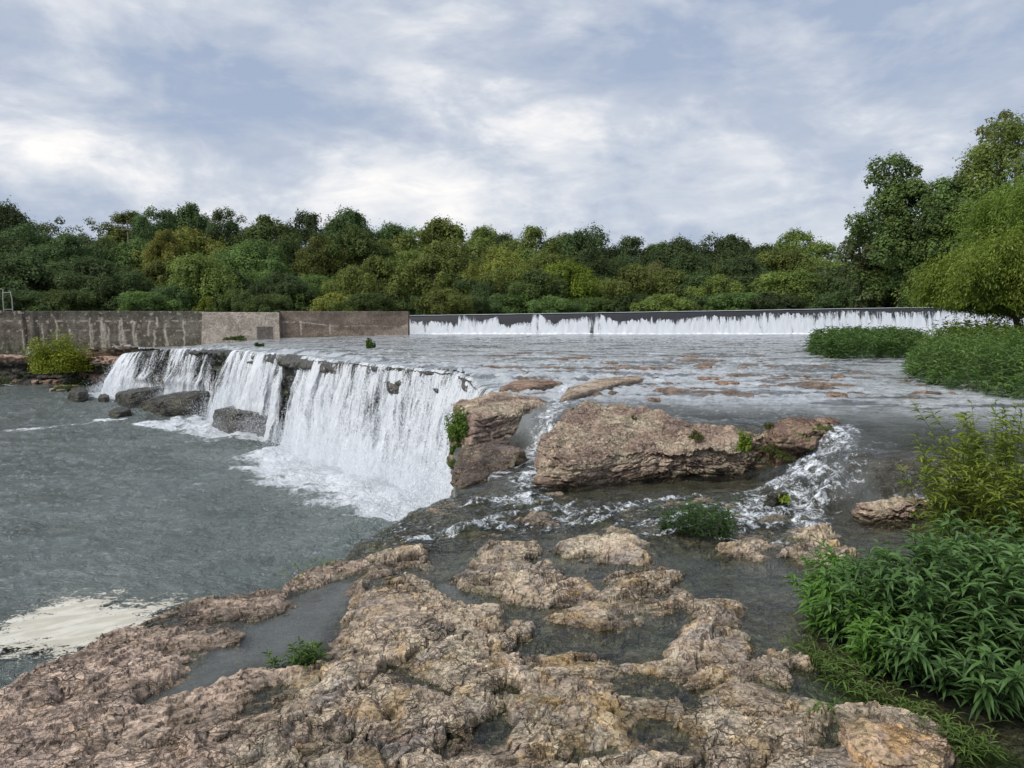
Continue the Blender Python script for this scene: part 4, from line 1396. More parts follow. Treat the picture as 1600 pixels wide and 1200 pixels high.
# flat reddish rocks that break the surface of the upper river
FLAT = [(985, 590, 60), (1110, 592, 56), (1135, 600, 40), (1205, 593, 44), (1260, 589, 22), (1308, 619, 34), (1090, 607, 36), (1160, 576, 26), (1103, 575, 26), (1050, 572, 30),
        (970, 573, 26), (1310, 590, 26), (1142, 537, 20), (960, 600, 66), (1290, 660, 46), (1425, 622, 26), (1020, 625, 30), (1010, 577, 30), (865, 552, 24)]
for i, (px, py, w) in enumerate(FLAT):
    z = 0.5
    cx, cy = at(px, py, z)
    hw = w / 2 / FPX * cy
    hd = hw * (0.5 + 0.25 * ((i * 7) % 3))
    rs = random.Random(i)
    fp = [(cx + math.cos(a) * hw * rs.uniform(0.7, 1.15), cy + math.sin(a) * hd * rs.uniform(0.7, 1.2)) for a in [j * math.pi / 4 for j in range(8)]]
    near_what = 'the green island' if px > 1200 else ('the large ledge' if py > 585 else 'the main falls')
    me, org = rock_mesh(fp, z - 0.12, z + 0.015 + 0.02 * (i % 3), 30 + i, nseg=130, nz=50, amp=0.50, strata=2, pal='red', wetline=z - 0.01, flat=0.3)
    o = obj('flat_rock', me)
    o.location = org
    sizes = 'long' if w > 50 else ('small' if w < 27 else 'middling')
    tag(o, None, 'rock', 'flat rocks breaking the surface of the upper river')
    o['label'] = '%s flat reddish rock in the river near %s' % (sizes, near_what)
    o['px'] = px
_fl = [o for o in bpy.data.objects if 'px' in o.keys()]
_by = {}
for o in _fl:
    _by.setdefault(o['label'], []).append(o)
ORD = ['leftmost', 'second', 'third', 'fourth', 'fifth', 'sixth', 'seventh', 'eighth', 'ninth', 'tenth', 'eleventh', 'twelfth']
for lab, os_ in _by.items():
    os_.sort(key=lambda o: o['px'])
    for k, o in enumerate(os_):
        if len(os_) > 1:
            o['label'] = lab + (', leftmost' if k == 0 else ', %s from the left' % ORD[k])
        del o['px']

# grey stones on the ledge below the wall
for lab, px, py, w, h in (('grey angular stone on the ledge left of the yellow green bush', 52, 546, 20, 0.35), ('small flat grey stone on the ledge right of the bush', 146, 547, 16, 0.25),
                          ('larger pale grey boulder on the ledge against the streaked wall', 184, 548, 20, 0.55), ('pale grey boulder right beside the falls on the ledge', 200, 546, 14, 0.5),
                          ('low pinkish grey stone left of the pale boulders', 171, 551, 12, 0.3)):
    x, y, z = at_y(px, py, 48.2)
    hw = w / 2 / FPX * 48
    fp = [(x + math.cos(a) * hw * random.uniform(0.8, 1.2), y + math.sin(a) * hw * 0.7) for a in [j * math.pi / 4 for j in range(8)]]
    rock('boulder', lab, 'stone', fp, z - 0.35, z + h * 0.6, px, nseg=60, nz=36, amp=0.5, strata=2, pal='grey', wetline=-9, group='grey stones on the ledge')

# rubble along the foot of the left bank
rs = random.Random(77)
rub, _ = rock_mesh([(math.cos(a), 60 + 0.8 * math.sin(a)) for a in [j * math.pi / 4 for j in range(8)]], -0.4, 0.6, 4.4, nseg=36, nz=22, amp=0.5, strata=2, pal='red', wetline=-9, origin=(0, 60, 0))
rub2, _ = rock_mesh([(math.cos(a), 60 + 0.6 * math.sin(a + .3)) for a in [j * math.pi / 4 for j in range(8)]], -0.4, 0.5, 7.4, nseg=36, nz=22, amp=0.6, strata=2, pal='tan', wetline=-9, origin=(0, 60, 0))
for i in range(46):
    px = rs.uniform(62, 178)
    py = 598 - 6 * abs(px - 120) / 60 + rs.uniform(-7, 6)
    if i > 34:
        px, py = rs.uniform(72, 135), rs.uniform(606, 613)
    x, y = at(px, py, POOL_Z + 0.05)
    y = min(y, 47.2)
    s = rs.uniform(0.16, 0.42)
    o = obj('rubble_stone', (rub, rub2)[i % 2])
    o.location = (x, y, POOL_Z + rs.uniform(0, 0.15))
    o.scale = (s, s, s * rs.uniform(0.6, 1.0))
    o.rotation_euler = (0, 0, rs.uniform(0, 6))
    tag(o, 'brownish rubble stone in the heap along the foot of the left bank', 'stone', 'rubble stones along the left bank')


# ------------------------------------------------------------------ floating foam
def foam_raft():
    poly = ground_poly([(-60, 1010), (0, 985), (60, 955), (112, 938), (180, 934), (186, 951), (232, 945), (292, 937), (272, 960), (244, 985), (204, 1000), (152, 1034), (120, 1042), (60, 1036), (0, 1038), (-60, 1050)], POOL_Z)
    P = np.array(poly)
    xs = np.arange(P[:, 0].min() - 0.3, P[:, 0].max() + 0.3, 0.025)
    ys = np.arange(P[:, 1].min() - 0.3, P[:, 1].max() + 0.3, 0.025)
    X, Y = np.meshgrid(xs, ys)
    ca, sa = math.cos(0.55), math.sin(0.55)
    U, V = X * ca + Y * sa, -X * sa + Y * ca
    d = sdf(poly, X, Y) + 0.12 * fbm2(U * 1.6, V * 3.5, 5, gain=0.6)
    Z = POOL_Z + 0.10 + 0.012 * fbm2(U * 2.5, V * 4.5, 5)
    qd = grid_quads(*X.shape)
    kp = (d.reshape(-1)[qd] > -0.35).all(1)
    qd = qd[kp]
    us = np.unique(qd)
    rm = np.full(X.size, -1)
    rm[us] = np.arange(len(us))
    t = fbm2(U * 1.2, V * 5, 5)[..., None]
    c = lerp(np.array([0.50, 0.47, 0.385]), np.array([0.62, 0.60, 0.52]), sstep(t, -0.3, 0.4))
    m, g, out = base_mat('cream_foam')
    at_ = g.new('ShaderNodeVertexColor', layer_name='Col')
    co = g.new('ShaderNodeTexCoord').outputs['Object']
    nz = g.noise(g.mapping(co, (1, 2.0, 1), (0, 0, -0.55)), 5.0, 8, 0.7, 0.8)
    nz2 = g.noise(co, 26.0, 5, 0.7, 0.4)
    al = g.smooth(g.math('ADD', at_.outputs['Alpha'], g.math('ADD', g.math('MULTIPLY', g.math('SUBTRACT', nz, 0.5), 3.3), g.math('MULTIPLY', g.math('SUBTRACT', nz2, 0.5), 1.9))), 0.36, 0.66)
    df = g.new('ShaderNodeBsdfPrincipled')
    g.put(df.inputs['Base Color'], at_.outputs['Color'])
    df.inputs['Roughness'].default_value = 0.8
    g.put(df.inputs['Normal'], bump(g, nz, 0.4, 0.03))
    tr = g.new('ShaderNodeBsdfTransparent')
    fm = g.new('ShaderNodeMixShader')
    g.put(fm.inputs[0], al)
    g.l.new(tr.outputs[0], fm.inputs[1])
    g.l.new(df.outputs[0], fm.inputs[2])
    g.l.new(fm.outputs[0], out.inputs[0])
    cc = np.concatenate([c, (1.3 * sstep(d, -0.35, 0.85))[..., None]], -1).reshape(-1, 4)[us]
    o = obj('foam_patch', mk_mesh('foam_patch', np.stack([X, Y, Z], -1).reshape(-1, 3)[us] - np.array([P[:, 0].mean(), P[:, 1].mean(), POOL_Z]), rm[qd], cols=cc, mat=m))
    o.location = (P[:, 0].mean(), P[:, 1].mean(), POOL_Z)
    tag(o, 'cream coloured sheet of foam floating on the pool at the lower left', 'foam')


foam_raft()


# ------------------------------------------------------------------ concrete wall
def wall_piece(x0, x1, y, ztop0, ztop1, zbot, thick, colfun, name, parent, slant0=0.0, batter=0.0):
    n = int((x1 - x0) / 0.05)
    m_ = 66
    u = np.linspace(0, 1, n)[None]
    v = np.linspace(0, 1, m_)[:, None]
    ztop = lerp(ztop0, ztop1, u)
    Z = lerp(zbot, ztop, v)
    X = x0 + u * (x1 - x0) - slant0 * (1 - u) * (1 - v)
    Y = y - batter * (1 - v) + 0.02 * fbm2(X * 0.8, Z * 1.5, 4)
    X, Y = X + 0 * v, Y + 0 * u
    F = np.stack([X, Y, Z], -1)
    top_edge = F[-1]
    back_top = top_edge + np.array([0, thick, 0])
    back_bot = F[0] + np.array([0, thick, 0])
    V = np.concatenate([F.reshape(-1, 3), back_top, back_bot])
    Q = [grid_quads(m_, n)]
    a = (m_ - 1) * n + np.arange(n - 1)
    b = m_ * n + np.arange(n - 1)
    Q.append(np.stack([a, a + 1, b + 1, b], -1))
    c = b + n
    Q.append(np.stack([b, b + 1, c + 1, c], -1))
    tris = []
    for e in (0, n - 1):
        colm = np.arange(m_) * n + e
        bt, bb = m_ * n + e, m_ * n + n + e
        Q.append(np.array([[colm[i], colm[i + 1], bt, bb] if i == m_ - 2 else [colm[i], colm[i + 1], bb, bb] for i in range(m_ - 1)])[-1:])
        tris += [(colm[i], colm[i + 1], bb) for i in range(m_ - 2)]
    cf = colfun(X, Z)
    tc = np.clip(cf[-1] * 1.25, 0, 1)
    C = np.concatenate([cf.reshape(-1, 3), tc, tc])
    C = np.concatenate([C, np.full((len(C), 1), 0.05)], 1)
    me = mk_mesh(name, V - np.array(parent.location), np.concatenate(Q), tris=np.array(tris), cols=C, smooth=True, mat=M_ROCKFAR)
    return obj(name, me, parent)


def hline(Z, X, z, w, wob=0.03, seed=0):
    return np.exp(-((Z - z - wob * fbm2(X * 1.1 + seed, X * 0 + seed, 4)) / w) ** 2)


def vline(X, Z, x, w, z0, z1, wob=0.12, seed=0):
    k = sstep(Z, z0 - 0.05, z0 + 0.05) * (1 - sstep(Z, z1 - 0.1, z1 + 0.05))
    return np.exp(-((X - x - wob * fbm2(Z * 1.3 + seed, Z * 0 + seed * 1.7, 3)) / w) ** 2) * k


def wx50(px):
    return at_y(px, 500, 50.0)[0]


def wz50(py):
    return at_y(0, py, 50.0)[2]


def col_streaked(X, Z):
    n = fbm2(X * 0.5, Z * 1.2, 5)[..., None]
    st = fbm2(X * 2.6, Z * 0.22, 4)[..., None]
    c = lerp(np.array([0.105, 0.092, 0.072]), np.array([0.165, 0.15, 0.12]), sstep(n + 0.7 * st, -0.4, 0.5))
    # black run stains at the far left, mossy green foot
    c = c * (1 - 0.62 * sstep(fbm2(X * 1.5, Z * 0.12 + 3, 3)[..., None], 0.05, 0.4) * sstep(X, -29, -34)[..., None])
    c = lerp(c, np.array([0.05, 0.048, 0.04]), (sstep(Z, 1.55, 1.95)[..., None] * 0.45))
    c = lerp(c, np.array([0.07, 0.085, 0.03]), (0.35 * (1 - sstep(Z, -0.6, 0.2)))[..., None])
    wht = np.zeros(X.shape)
    brk = sstep(n2(X * 1.7, Z * 0 + 2) + 0.5 * n2(X * 6, Z * 0), -0.05, 0.25)
    wht += 0.9 * hline(Z, X, wz50(501.5), 0.035) * brk
    wht += 0.5 * hline(Z, X, wz50(516.5), 0.03, 0.02, 4) * sstep(n2(X * 1.3 + 9, Z * 0), 0.1, 0.4)
    for px, w, a, b in ((34, .03, 545, 515), (65, .03, 540, 505), (88, .04, 540, 498), (108, .05, 530, 514), (140, .04, 545, 496), (143, .03, 545, 505), (158, .06, 546, 495), (162, .09, 548, 505),
                        (168, .05, 545, 510), (186, .05, 548, 500), (190, .04, 540, 496), (192, .08, 548, 515), (208, .05, 546, 502), (211, .05, 548, 520), (232, .04, 525, 500), (240, .05, 545, 515),
                        (245, .05, 512, 495), (258, .06, 540, 505), (286, .04, 540, 500)):
        wht += vline(X, Z, wx50(px), w * 1.3, wz50(a), wz50(b), 0.10, px) * (0.85 + 0.5 * n2(X * 7, Z * 3))
    wht += 0.45 * sstep(fbm2(X * 3.0 + 5, Z * 3.2, 4), 0.42, 0.7)
    c = lerp(c, np.array([0.42, 0.38, 0.31]), np.clip(wht * 1.5, 0, 1)[..., None] * 0.95)
    dark = hline(Z, X, wz50(513), 0.022, 0.0) * sstep(X, wx50(243), wx50(245)) * (1 - sstep(X, wx50(283), wx50(286)))
    c = lerp(c, np.array([0.02, 0.02, 0.018]), dark[..., None])
    return np.clip(c * (1 + 0.15 * fbm2(X * 4, Z * 4, 3)[..., None]), 0.01, 1)


def col_pale(X, Z):
    n = fbm2(X * 0.6 + 20, Z * 1.0, 5)[..., None]
    c = lerp(np.array([0.33, 0.285, 0.235]), np.array([0.41, 0.355, 0.30]), sstep(n, -0.4, 0.5))
    wht = vline(X, Z, wx50(372), 0.04, wz50(525), wz50(492), 0.35, 3) + vline(X, Z, wx50(420), 0.05, wz50(512), wz50(490), 0.05, 8) * 0.8
    wht += 0.6 * hline(Z, X, wz50(511), 0.03, 0.04, 2) * sstep(n2(X * 1.1, Z * 0 + 6), -0.2, 0.2)
    wht += 0.6 * hline(Z, X, wz50(497), 0.025, 0.10, 5) * sstep(X, wx50(395), wx50(402))
    c = lerp(c, np.array([0.42, 0.385, 0.33]), np.clip(wht * 1.3, 0, 1)[..., None] * 0.9)
    # dark wet patch below an old outlet
    k = sstep(X, wx50(402), wx50(405)) * (1 - sstep(X, wx50(428), wx50(430))) * (1 - sstep(Z, wz50(511.5), wz50(509.5)))
    c = lerp(c, np.array([0.075, 0.07, 0.068]) * (1 + 0.6 * fbm2(X * 3, Z * 0.6, 3)[..., None]), (0.75 * k)[..., None])
    top = hline(Z, X, wz50(510.5), 0.03, 0.0) * k
    c = lerp(c, np.array([0.015, 0.015, 0.015]), top[..., None])
    spots = sstep(n2(X * 1.9 + 7, Z * 0 + 3), 0.25, 0.4) * hline(Z, X, wz50(511.5), 0.03)
    c = lerp(c, np.array([0.05, 0.045, 0.04]), 0.7 * spots[..., None])
    return np.clip(c * (1 + 0.10 * fbm2(X * 4, Z * 4, 3)[..., None]), 0.01, 1)


def col_brown(X, Z):
    n = fbm2(X * 0.5 + 60, Z * 1.2, 5)[..., None]
    st = fbm2(X * 2.0, Z * 0.25 + 8, 4)[..., None]
    c = lerp(np.array([0.15, 0.118, 0.092]), np.array([0.225, 0.18, 0.142]), sstep(n + 0.4 * st, -0.4, 0.5))
    c = lerp(c, np.array([0.065, 0.055, 0.045]), (sstep(Z, 1.55, 1.95)[..., None] * 0.4))
    zl = np.interp(X, [wx50(438), wx50(470), wx50(500), wx50(515), wx50(560), wx50(600)], [wz50(503), wz50(503), wz50(507), wz50(510), wz50(509), wz50(510)])
    wht = np.exp(-((Z - zl - 0.05 * fbm2(X * 2, X * 0, 3)) / 0.035) ** 2) * np.where(X < wx50(512), 1.0, 0.45) * sstep(n2(X * 2.2, X * 0 + 5), -0.35, 0.0)
    wht += vline(X, Z, wx50(470), 0.05, wz50(524), wz50(501), 0.05, 4) + vline(X, Z, wx50(513), 0.05, wz50(523), wz50(506), 0.25, 9)
    c = lerp(c, np.array([0.42, 0.38, 0.33]), np.clip(wht * 1.4, 0, 1)[..., None] * 0.9)
    # lighter sloping apron near the end
    ap = sstep((X - wx50(590)) * 0.30 - (Z - wz50(521)) + 0.06 * n[..., 0], -0.15, 0.1) * (X > wx50(585))
    c = lerp(c, np.array([0.30, 0.25, 0.20]), (0.8 * ap * (1 - sstep(Z, wz50(508), wz50(500))))[..., None])
    return np.clip(c * (1 + 0.12 * fbm2(X * 4, Z * 4, 3)[..., None]), 0.01, 1)


wall = empty('concrete_wall', (wx50(300), 50.0, -1.4), 'long old concrete wall with white mineral streaks and a paler panel, left of the dam', 'wall')
wall_piece(wx50(-260), wx50(319), 50.0, wz50(485.5), wz50(486), -1.5, 0.9, col_streaked, 'wall_section', wall)['label'] = 'dark stained section with white streaks'
wall_piece(wx50(320), wx50(438.5), 49.65, wz50(487.5), wz50(488), -1.3, 0.9, col_pale, 'wall_section', wall, slant0=0.25)['label'] = 'paler smooth concrete panel'
wall_piece(wx50(438.8), wx50(637), 50.0, wz50(486), wz50(486.3), -1.2, 0.9, col_brown, 'wall_section', wall, batter=0.0)['label'] = 'brown concrete section with a long white crack'


# ------------------------------------------------------------------ dam and its veil
DAM_Y = 52.6
m, g, out = base_mat('wet_dam_concrete')
co = g.new('ShaderNodeTexCoord').outputs['Object']
dn = g.noise(g.mapping(co, (1.5, 1, 0.2)), 1.2, 6, 0.6)
bs = g.new('ShaderNodeBsdfPrincipled')
g.put(bs.inputs['Base Color'], g.mix(dn, (0.018, 0.019, 0.022), (0.042, 0.043, 0.047)))
bs.inputs['Roughness'].default_value = 0.42
g.put(bs.inputs['Normal'], bump(g, dn, 0.4, 0.03))
g.l.new(bs.outputs[0], out.inputs[0])
M_DAM = m
M_CREST = plain_mat('crest_water', (0.50, 0.53, 0.55), 0.25, 2.0, 0.15, 0.01)  # pale colour stands in for sky reflected along the water's lip


def dam_top(px):
    return np.interp(px, [630, 760, 900, 1100, 1300, 1450, 1560, 1700], [493.2, 491.3, 489.2, 486.0, 482.5, 480.3, 479.2, 478.5])


dpx = np.linspace(636.5, 1700, 400)
dxs = np.array([at_y(p, 500, DAM_Y)[0] for p in dpx])
dzt = np.array([at_y(p, t, DAM_Y)[2] for p, t in zip(dpx, dam_top(dpx))])
dam = empty('dam', (float(dxs.mean()), DAM_Y, 0.2), 'long low dark dam with a thin sheet of water running down its face', 'dam')
prof = [(0.35, -0.8), (0.0, 0.0), (-0.35, 1.0), (-0.40, 1.0), (-0.62, 1.0)]      # y offset (towards camera negative), z fraction
base_z = 0.15
rows = []
for fr_, off in ((0.0, -0.55), (0.33, -0.42), (0.66, -0.25), (0.9, -0.1), (1.0, 0.0)):
    rows.append(np.stack([dxs, np.full_like(dxs, DAM_Y + off), base_z + (dzt - base_z) * fr_], -1))
rows.append(np.stack([dxs, np.full_like(dxs, DAM_Y + 1.2), dzt], -1))
rows.append(np.stack([dxs, np.full_like(dxs, DAM_Y + 1.3), dzt * 0 + base_z], -1))
V = np.concatenate(rows) - np.array(dam.location)
obj('dam_body', mk_mesh('dam_body', V, grid_quads(len(rows), len(dxs)), mat=M_DAM), dam)
crest = [np.stack([dxs, np.full_like(dxs, DAM_Y + a), dzt + b + 0.010 * n2(dxs * 0.8, dxs * 0)], -1) for a, b in ((-0.06, -0.012), (-0.05, 0.018), (0.3, 0.02), (1.1, 0.018))]
obj('crest', mk_mesh('crest', np.concatenate(crest) - np.array(dam.location), grid_quads(4, len(dxs)), mat=M_CREST), dam)

# veil
vp = np.arange(637, 1640, 0.42)
vx = np.array([at_y(p, 500, DAM_Y)[0] for p in vp])
vzt = np.interp(vx, dxs, dzt)
top_px = dam_top(vp)
cover = np.interp(vp, [637, 642, 650, 690, 716, 718, 742, 745, 778, 781, 800, 830, 832, 840, 868, 873, 878, 920, 935, 960, 1000, 1060, 1150, 1300, 1600],
                  [.95, .75, .62, .60, .58, .97, .95, .70, .92, .55, .50, .56, .97, .96, .50, .62, .72, .75, .90, .60, .62, .70, .74, .80, .84])
sx = vx
jag = 0.16 * np.abs(n2(sx * 1.3, sx * 0 + 1)) + 0.13 * n2(sx * 4.1, sx * 0 + 5) + 0.10 * n2(sx * 11.0, sx * 0 + 9)
cover = np.clip(cover + jag * (0.55 + 0.6 * n2(sx * 0.35, sx * 0 + 33)) + 0.14 * n2(sx * 0.22, sx * 0 + 3) + 0.03, 0.12, 0.985)
nv = 40
t = np.linspace(0, 1, nv)[:, None]
yoff = -0.60 + 0.45 * (t * cover[None]) - 0.06
VX = vx[None] + 0 * t
VY = DAM_Y + yoff - 0.03 * n2(VX * 3, t * 2)
base_v = 0.30
VZ = base_v + (vzt[None] - base_v) * cover[None] * t
den = 0.76 + 0.16 * (1 - t) - 0.26 * sstep(t, 0.6, 1.0) + 0.12 * n2(VX * 0.7, t * 1.0)
thin = np.interp(vp, [718, 720, 742, 745, 830, 832, 840, 843, 918, 921, 926, 930], [0, -.16, -.16, 0, 0, -.1, -.1, 0, 0, -.3, -.3, 0])[None]
den = den + thin
veil = empty('waterfall', (float(vx.mean()), DAM_Y - 0.6, 0.3), 'long white veil of water with a ragged top edge on the dark dam face', 'waterfall')
M_VEIL = fall_material('dam_veil', 1.9, 1.6, 31.0)
obj('water_sheet', mk_mesh('water_sheet', np.stack([VX, VY, VZ], -1).reshape(-1, 3) - np.array(veil.location), grid_quads(nv, len(vp)),
                           cols=np.stack([np.clip(den, 0, 1), np.full(den.shape, 0.95), 0 * den], -1).reshape(-1, 3), uv=np.stack([VX, VZ], -1).reshape(-1, 2), mat=M_VEIL), veil)
fx = np.arange(vx[0], vx[-1], 0.06)
ft = np.linspace(0, 1, 7)[:, None]
FX = fx[None] + 0 * ft
FZ = 0.47 + 0.20 * np.sin(ft * np.pi) * (0.5 + 0.7 * np.abs(n2(FX * 2.0, ft * 0))) - 0.05
FY = DAM_Y - 1.15 + 0.6 * ft + 0.1 * n2(FX * 2, ft)
obj('foot_foam', mk_mesh('foot_foam', np.stack([FX, FY, FZ], -1).reshape(-1, 3) - np.array(veil.location), grid_quads(7, len(fx)), mat=M_SPRAY), veil)

# ------------------------------------------------------------------ land behind the dam, reservoir
hx = np.linspace(-170, 190, 160)
hy = np.concatenate([np.linspace(51.0, 70, 24), np.linspace(72, 420, 60)])
HX, HY = np.meshgrid(hx, hy)


def hill_z(x, y):
    b = 1.6 + 0.045 * np.maximum(y - 58, 0) + 0.4 * fbm2(np.asarray(x) * 0.05, np.asarray(y) * 0.05, 3)
    res = sstep(x, -8, -6) * (1 - sstep(x, 37, 39)) * (1 - sstep(y, 57, 60))
    return lerp(b, 0.3, res) - 1.6 * (1 - sstep(y, 51, 53.5)) * (1 - res)


HZ = hill_z(HX, HY)
tag(obj('hillside', mk_mesh('hillside', np.stack([HX, HY, HZ], -1).reshape(-1, 3), grid_quads(*HX.shape), mat=M_FLOOR)), 'wooded ground behind the wall and the dam', kind='structure')
# reservoir surface just behind the crest
rv = np.concatenate([np.stack([dxs, np.full_like(dxs, DAM_Y + 0.9), dzt + 0.02], -1), np.stack([dxs, np.full_like(dxs, 60.5), dzt + 0.02], -1)])
rvc = np.tile(np.array([[0.0, 0.15, 0.8]]), (len(rv), 1))
tag(obj('reservoir_water', mk_mesh('reservoir_water', rv, grid_quads(2, len(dxs)), cols=rvc, mat=M_RIVER)), 'still water held behind the dam', kind='structure')


# ------------------------------------------------------------------ trees
def leaf_quads(c, nrm, size, rs, aspect=0.75):
    """rhombic leaf clusters at points c with normals nrm"""
    n = len(c)
    r = rs.normal(size=(n, 3))
    a = np.cross(nrm, r)
    a /= np.linalg.norm(a, axis=1)[:, None] + 1e-9
    b = np.cross(nrm, a)
    s = size[:, None]
    fold = nrm * s * 0.25
    V = np.stack([c - a * s, c + b * s * aspect + fold, c + a * s, c - b * s * aspect + fold], 1)
    return V.reshape(-1, 3), np.arange(n * 4).reshape(-1, 4)


def crown_points(rs, n_clump, leaves, squash=1.0, bottom=0.12, spread=0.62, rcl=(0.20, 0.34), top_bias=1.0, clump_flat=0.75, lobes=None):
    """crown in unit space: radius 1 in x and y, height 0..1 in z"""
    cs = []
    while len(cs) < n_clump:
        p = rs.uniform(-1, 1, 3)
        zz = rs.uniform(bottom, 1.0)
        tt = (zz - bottom) / (1 - bottom)
        rmax = (1 - abs(2 * tt - 0.78) ** 2.4 / 1.75) if tt > 0.39 else (0.62 + 0.38 * (tt / 0.39) ** 0.7)
        rmax = max(rmax, 0.05) ** 0.75
        rad = math.sqrt(rs.uniform(0.25, 1.0)) * rmax * (1 - 0.16)
        az = rs.uniform(0, 2 * np.pi)
        lob = 1 + 0.22 * math.sin(az * 3 + zz * 5 + (lobes or 0)) + 0.12 * math.sin(az * 5 + 2 + zz * 9)
        cs.append((math.cos(az) * rad * lob, math.sin(az) * rad * lob, zz * 0.93))
    return np.array(cs)


def crown(rs, hw, n_clump=46, leaves=200, leaf=0.065, gaps=0.0, bottom=0.1, rcl=(0.2, 0.34), lobes=0.0, zcap=1.0, extra=()):
    """hw = height/half-width ratio, used to keep leaf clusters round after scaling. Returns verts, quads, colours, clump centres"""
    cs = crown_points(rs, n_clump, leaves, bottom=bottom, lobes=lobes)
    cs[:, 2] *= zcap
    if len(extra):
        cs = np.concatenate([cs, np.array(extra)])
    P, N, K = [], [], []
    for c in cs:
        r = rs.uniform(*rcl) * (0.75 if c[2] > 0.8 else 1.0)
        n = int(leaves * (r / 0.27) ** 2 * rs.uniform(0.6, 1.25))
        d = rs.normal(size=(n, 3))
        d /= np.linalg.norm(d, axis=1)[:, None]
        rr = r * rs.uniform(0.55, 1.08, n) ** 0.7
        rr = np.where(rs.rand(n) < 0.16, rr * rs.uniform(1.0, 1.5, n), rr)
        ragg = 1 + 0.35 * np.sin(d[:, 0] * 5 + c[0] * 20) * np.sin(d[:, 1] * 6 + c[1] * 20)
        off = d * (rr * ragg)[:, None]
        off[:, 2] *= 0.92
        p = np.stack([c[0] + off[:, 0], c[1] + off[:, 1], c[2] * hw + off[:, 2]], -1)
        keep_ = d[:, 2] > -0.75
        P.append(p[keep_])
        nn = d * 0.9 + np.array([0, 0, 0.60]) + rs.normal(size=d.shape) * 0.36
        N.append(nn[keep_] / np.linalg.norm(nn[keep_], axis=1)[:, None])
        K.append(np.full(keep_.sum(), rs.uniform(0.70, 1.3)))
    P, N, K = np.concatenate(P), np.concatenate(N), np.concatenate(K)
    sz = leaf * rs.uniform(0.55, 1.3, len(P))
    V, Q = leaf_quads(P, N, sz, rs)
    V[:, 2] /= hw
    V[:, 2] = np.maximum(V[:, 2], 0.0)
    var = K * rs.uniform(0.84, 1.16, len(P))
    yel = rs.rand(len(P)) ** 3
    c = np.stack([var * (1 + 0.35 * yel), var * (1 + 0.12 * yel), var * (1 - 0.25 * yel)], -1)
    return V, Q, np.repeat(c, 4, 0), cs


def trunk_paths(cs, hw, rs, r0=0.055, top=0.8, n_limb=9):
    paths = []
    hz = np.linspace(0, top, 7)
    wob = np.cumsum(rs.normal(0, 0.02, (7, 2)), 0)
    wob[0] = 0
    pts = np.column_stack([wob, hz])
    paths.append((pts * np.array([1, 1, 1]), r0 * (1 - 0.8 * np.linspace(0, 1, 7))))
    for c in cs[rs.choice(len(cs), min(n_limb, len(cs)), replace=False)]:
        z0 = np.clip(c[2] * rs.uniform(0.4, 0.75), 0.12, top * 0.9)
        st = np.array([np.interp(z0, hz, pts[:, 0]), np.interp(z0, hz, pts[:, 1]), z0])
        mid = (st + c) / 2 + np.array([0, 0, 0.03])
        rr = r0 * (1 - 0.8 * z0 / top) * 0.55
        paths.append((np.array([st, mid, c]), np.array([rr, rr * 0.6, rr * 0.2])))
    return paths


TINT = {
    'dark': (0.080, 0.128, 0.048), 'green': (0.118, 0.188, 0.058), 'olive': (0.155, 0.205, 0.054), 'yellow': (0.215, 0.245, 0.056),
    'gold': (0.22, 0.225, 0.036), 'brown': (0.145, 0.150, 0.055), 'grey': (0.110, 0.145, 0.062), 'bright': (0.180, 0.260, 0.036)}
WORDS = {'dark': 'dark green', 'green': 'mid green', 'olive': 'olive green', 'yellow': 'yellow green', 'gold': 'yellowing', 'brown': 'dull brownish green', 'grey': 'grey green', 'bright': 'bright lime green'}
M_TINT = {k: tinted_leaf('foliage_' + k, v) for k, v in TINT.items()}
PROTO = []
P_HW = (1.1, 1.2, 1.35, 1.5, 1.7, 1.9, 2.2, 2.5, 2.9, 3.2, 2.6)
for i, hw in enumerate(P_HW):
    rs = np.random.RandomState(100 + i)
    sparse = i == len(P_HW) - 1
    V, Q, C, cs = crown(rs, hw, n_clump=44 if sparse else int(58 + 12 * hw), leaves=420 if sparse else 900, leaf=0.025 if sparse else 0.027 - 0.0015 * (i % 3),
                        bottom=0.10 if hw > 1.6 else 0.05, rcl=(0.11, 0.21) if sparse else ((0.15, 0.28), (0.17, 0.31), (0.13, 0.25))[i % 3], lobes=i * 1.3)
    base_me = mk_mesh('crown', V, Q, cols=C, smooth=False)
    tv, tq = tubes(trunk_paths(cs, hw, rs), 5)
    PROTO.append((base_me, mk_mesh('trunk', tv, tq, mat=M_BARK), {}))


def crown_mesh(i, kind):
    base_me, _, cache = PROTO[i]
    if kind not in cache:
        me = base_me.copy()
        me.materials.clear()
        me.materials.append(M_TINT[kind])
        cache[kind] = me
    return cache[kind]


def place_tree(px, top, w, D, kind, salt, base=None, name='tree'):
    x, y, zt = at_y(px, top, D)
    zb = float(hill_z(np.array(x), np.array(D))) - 0.2 if base is None else base
    hw_ = w / 2 / FPX * D
    order = sorted(range(len(P_HW) - 1), key=lambda i: abs(P_HW[i] - (zt - zb) / hw_))
    proto = len(P_HW) - 1 if kind == 'grey' else order[salt % 3]
    root = bpy.data.objects.new(name, None)
    root.empty_display_size = 0.3
    COL.objects.link(root)
    root.location = (x, y, zb)
    root.rotation_euler = (0, 0, (px * 0.37) % 6.28)
    root.scale = (hw_, hw_, zt - zb)
    c = obj('crown', crown_mesh(proto, kind), root)
    t = obj('trunk', PROTO[proto][1], root)
    return root


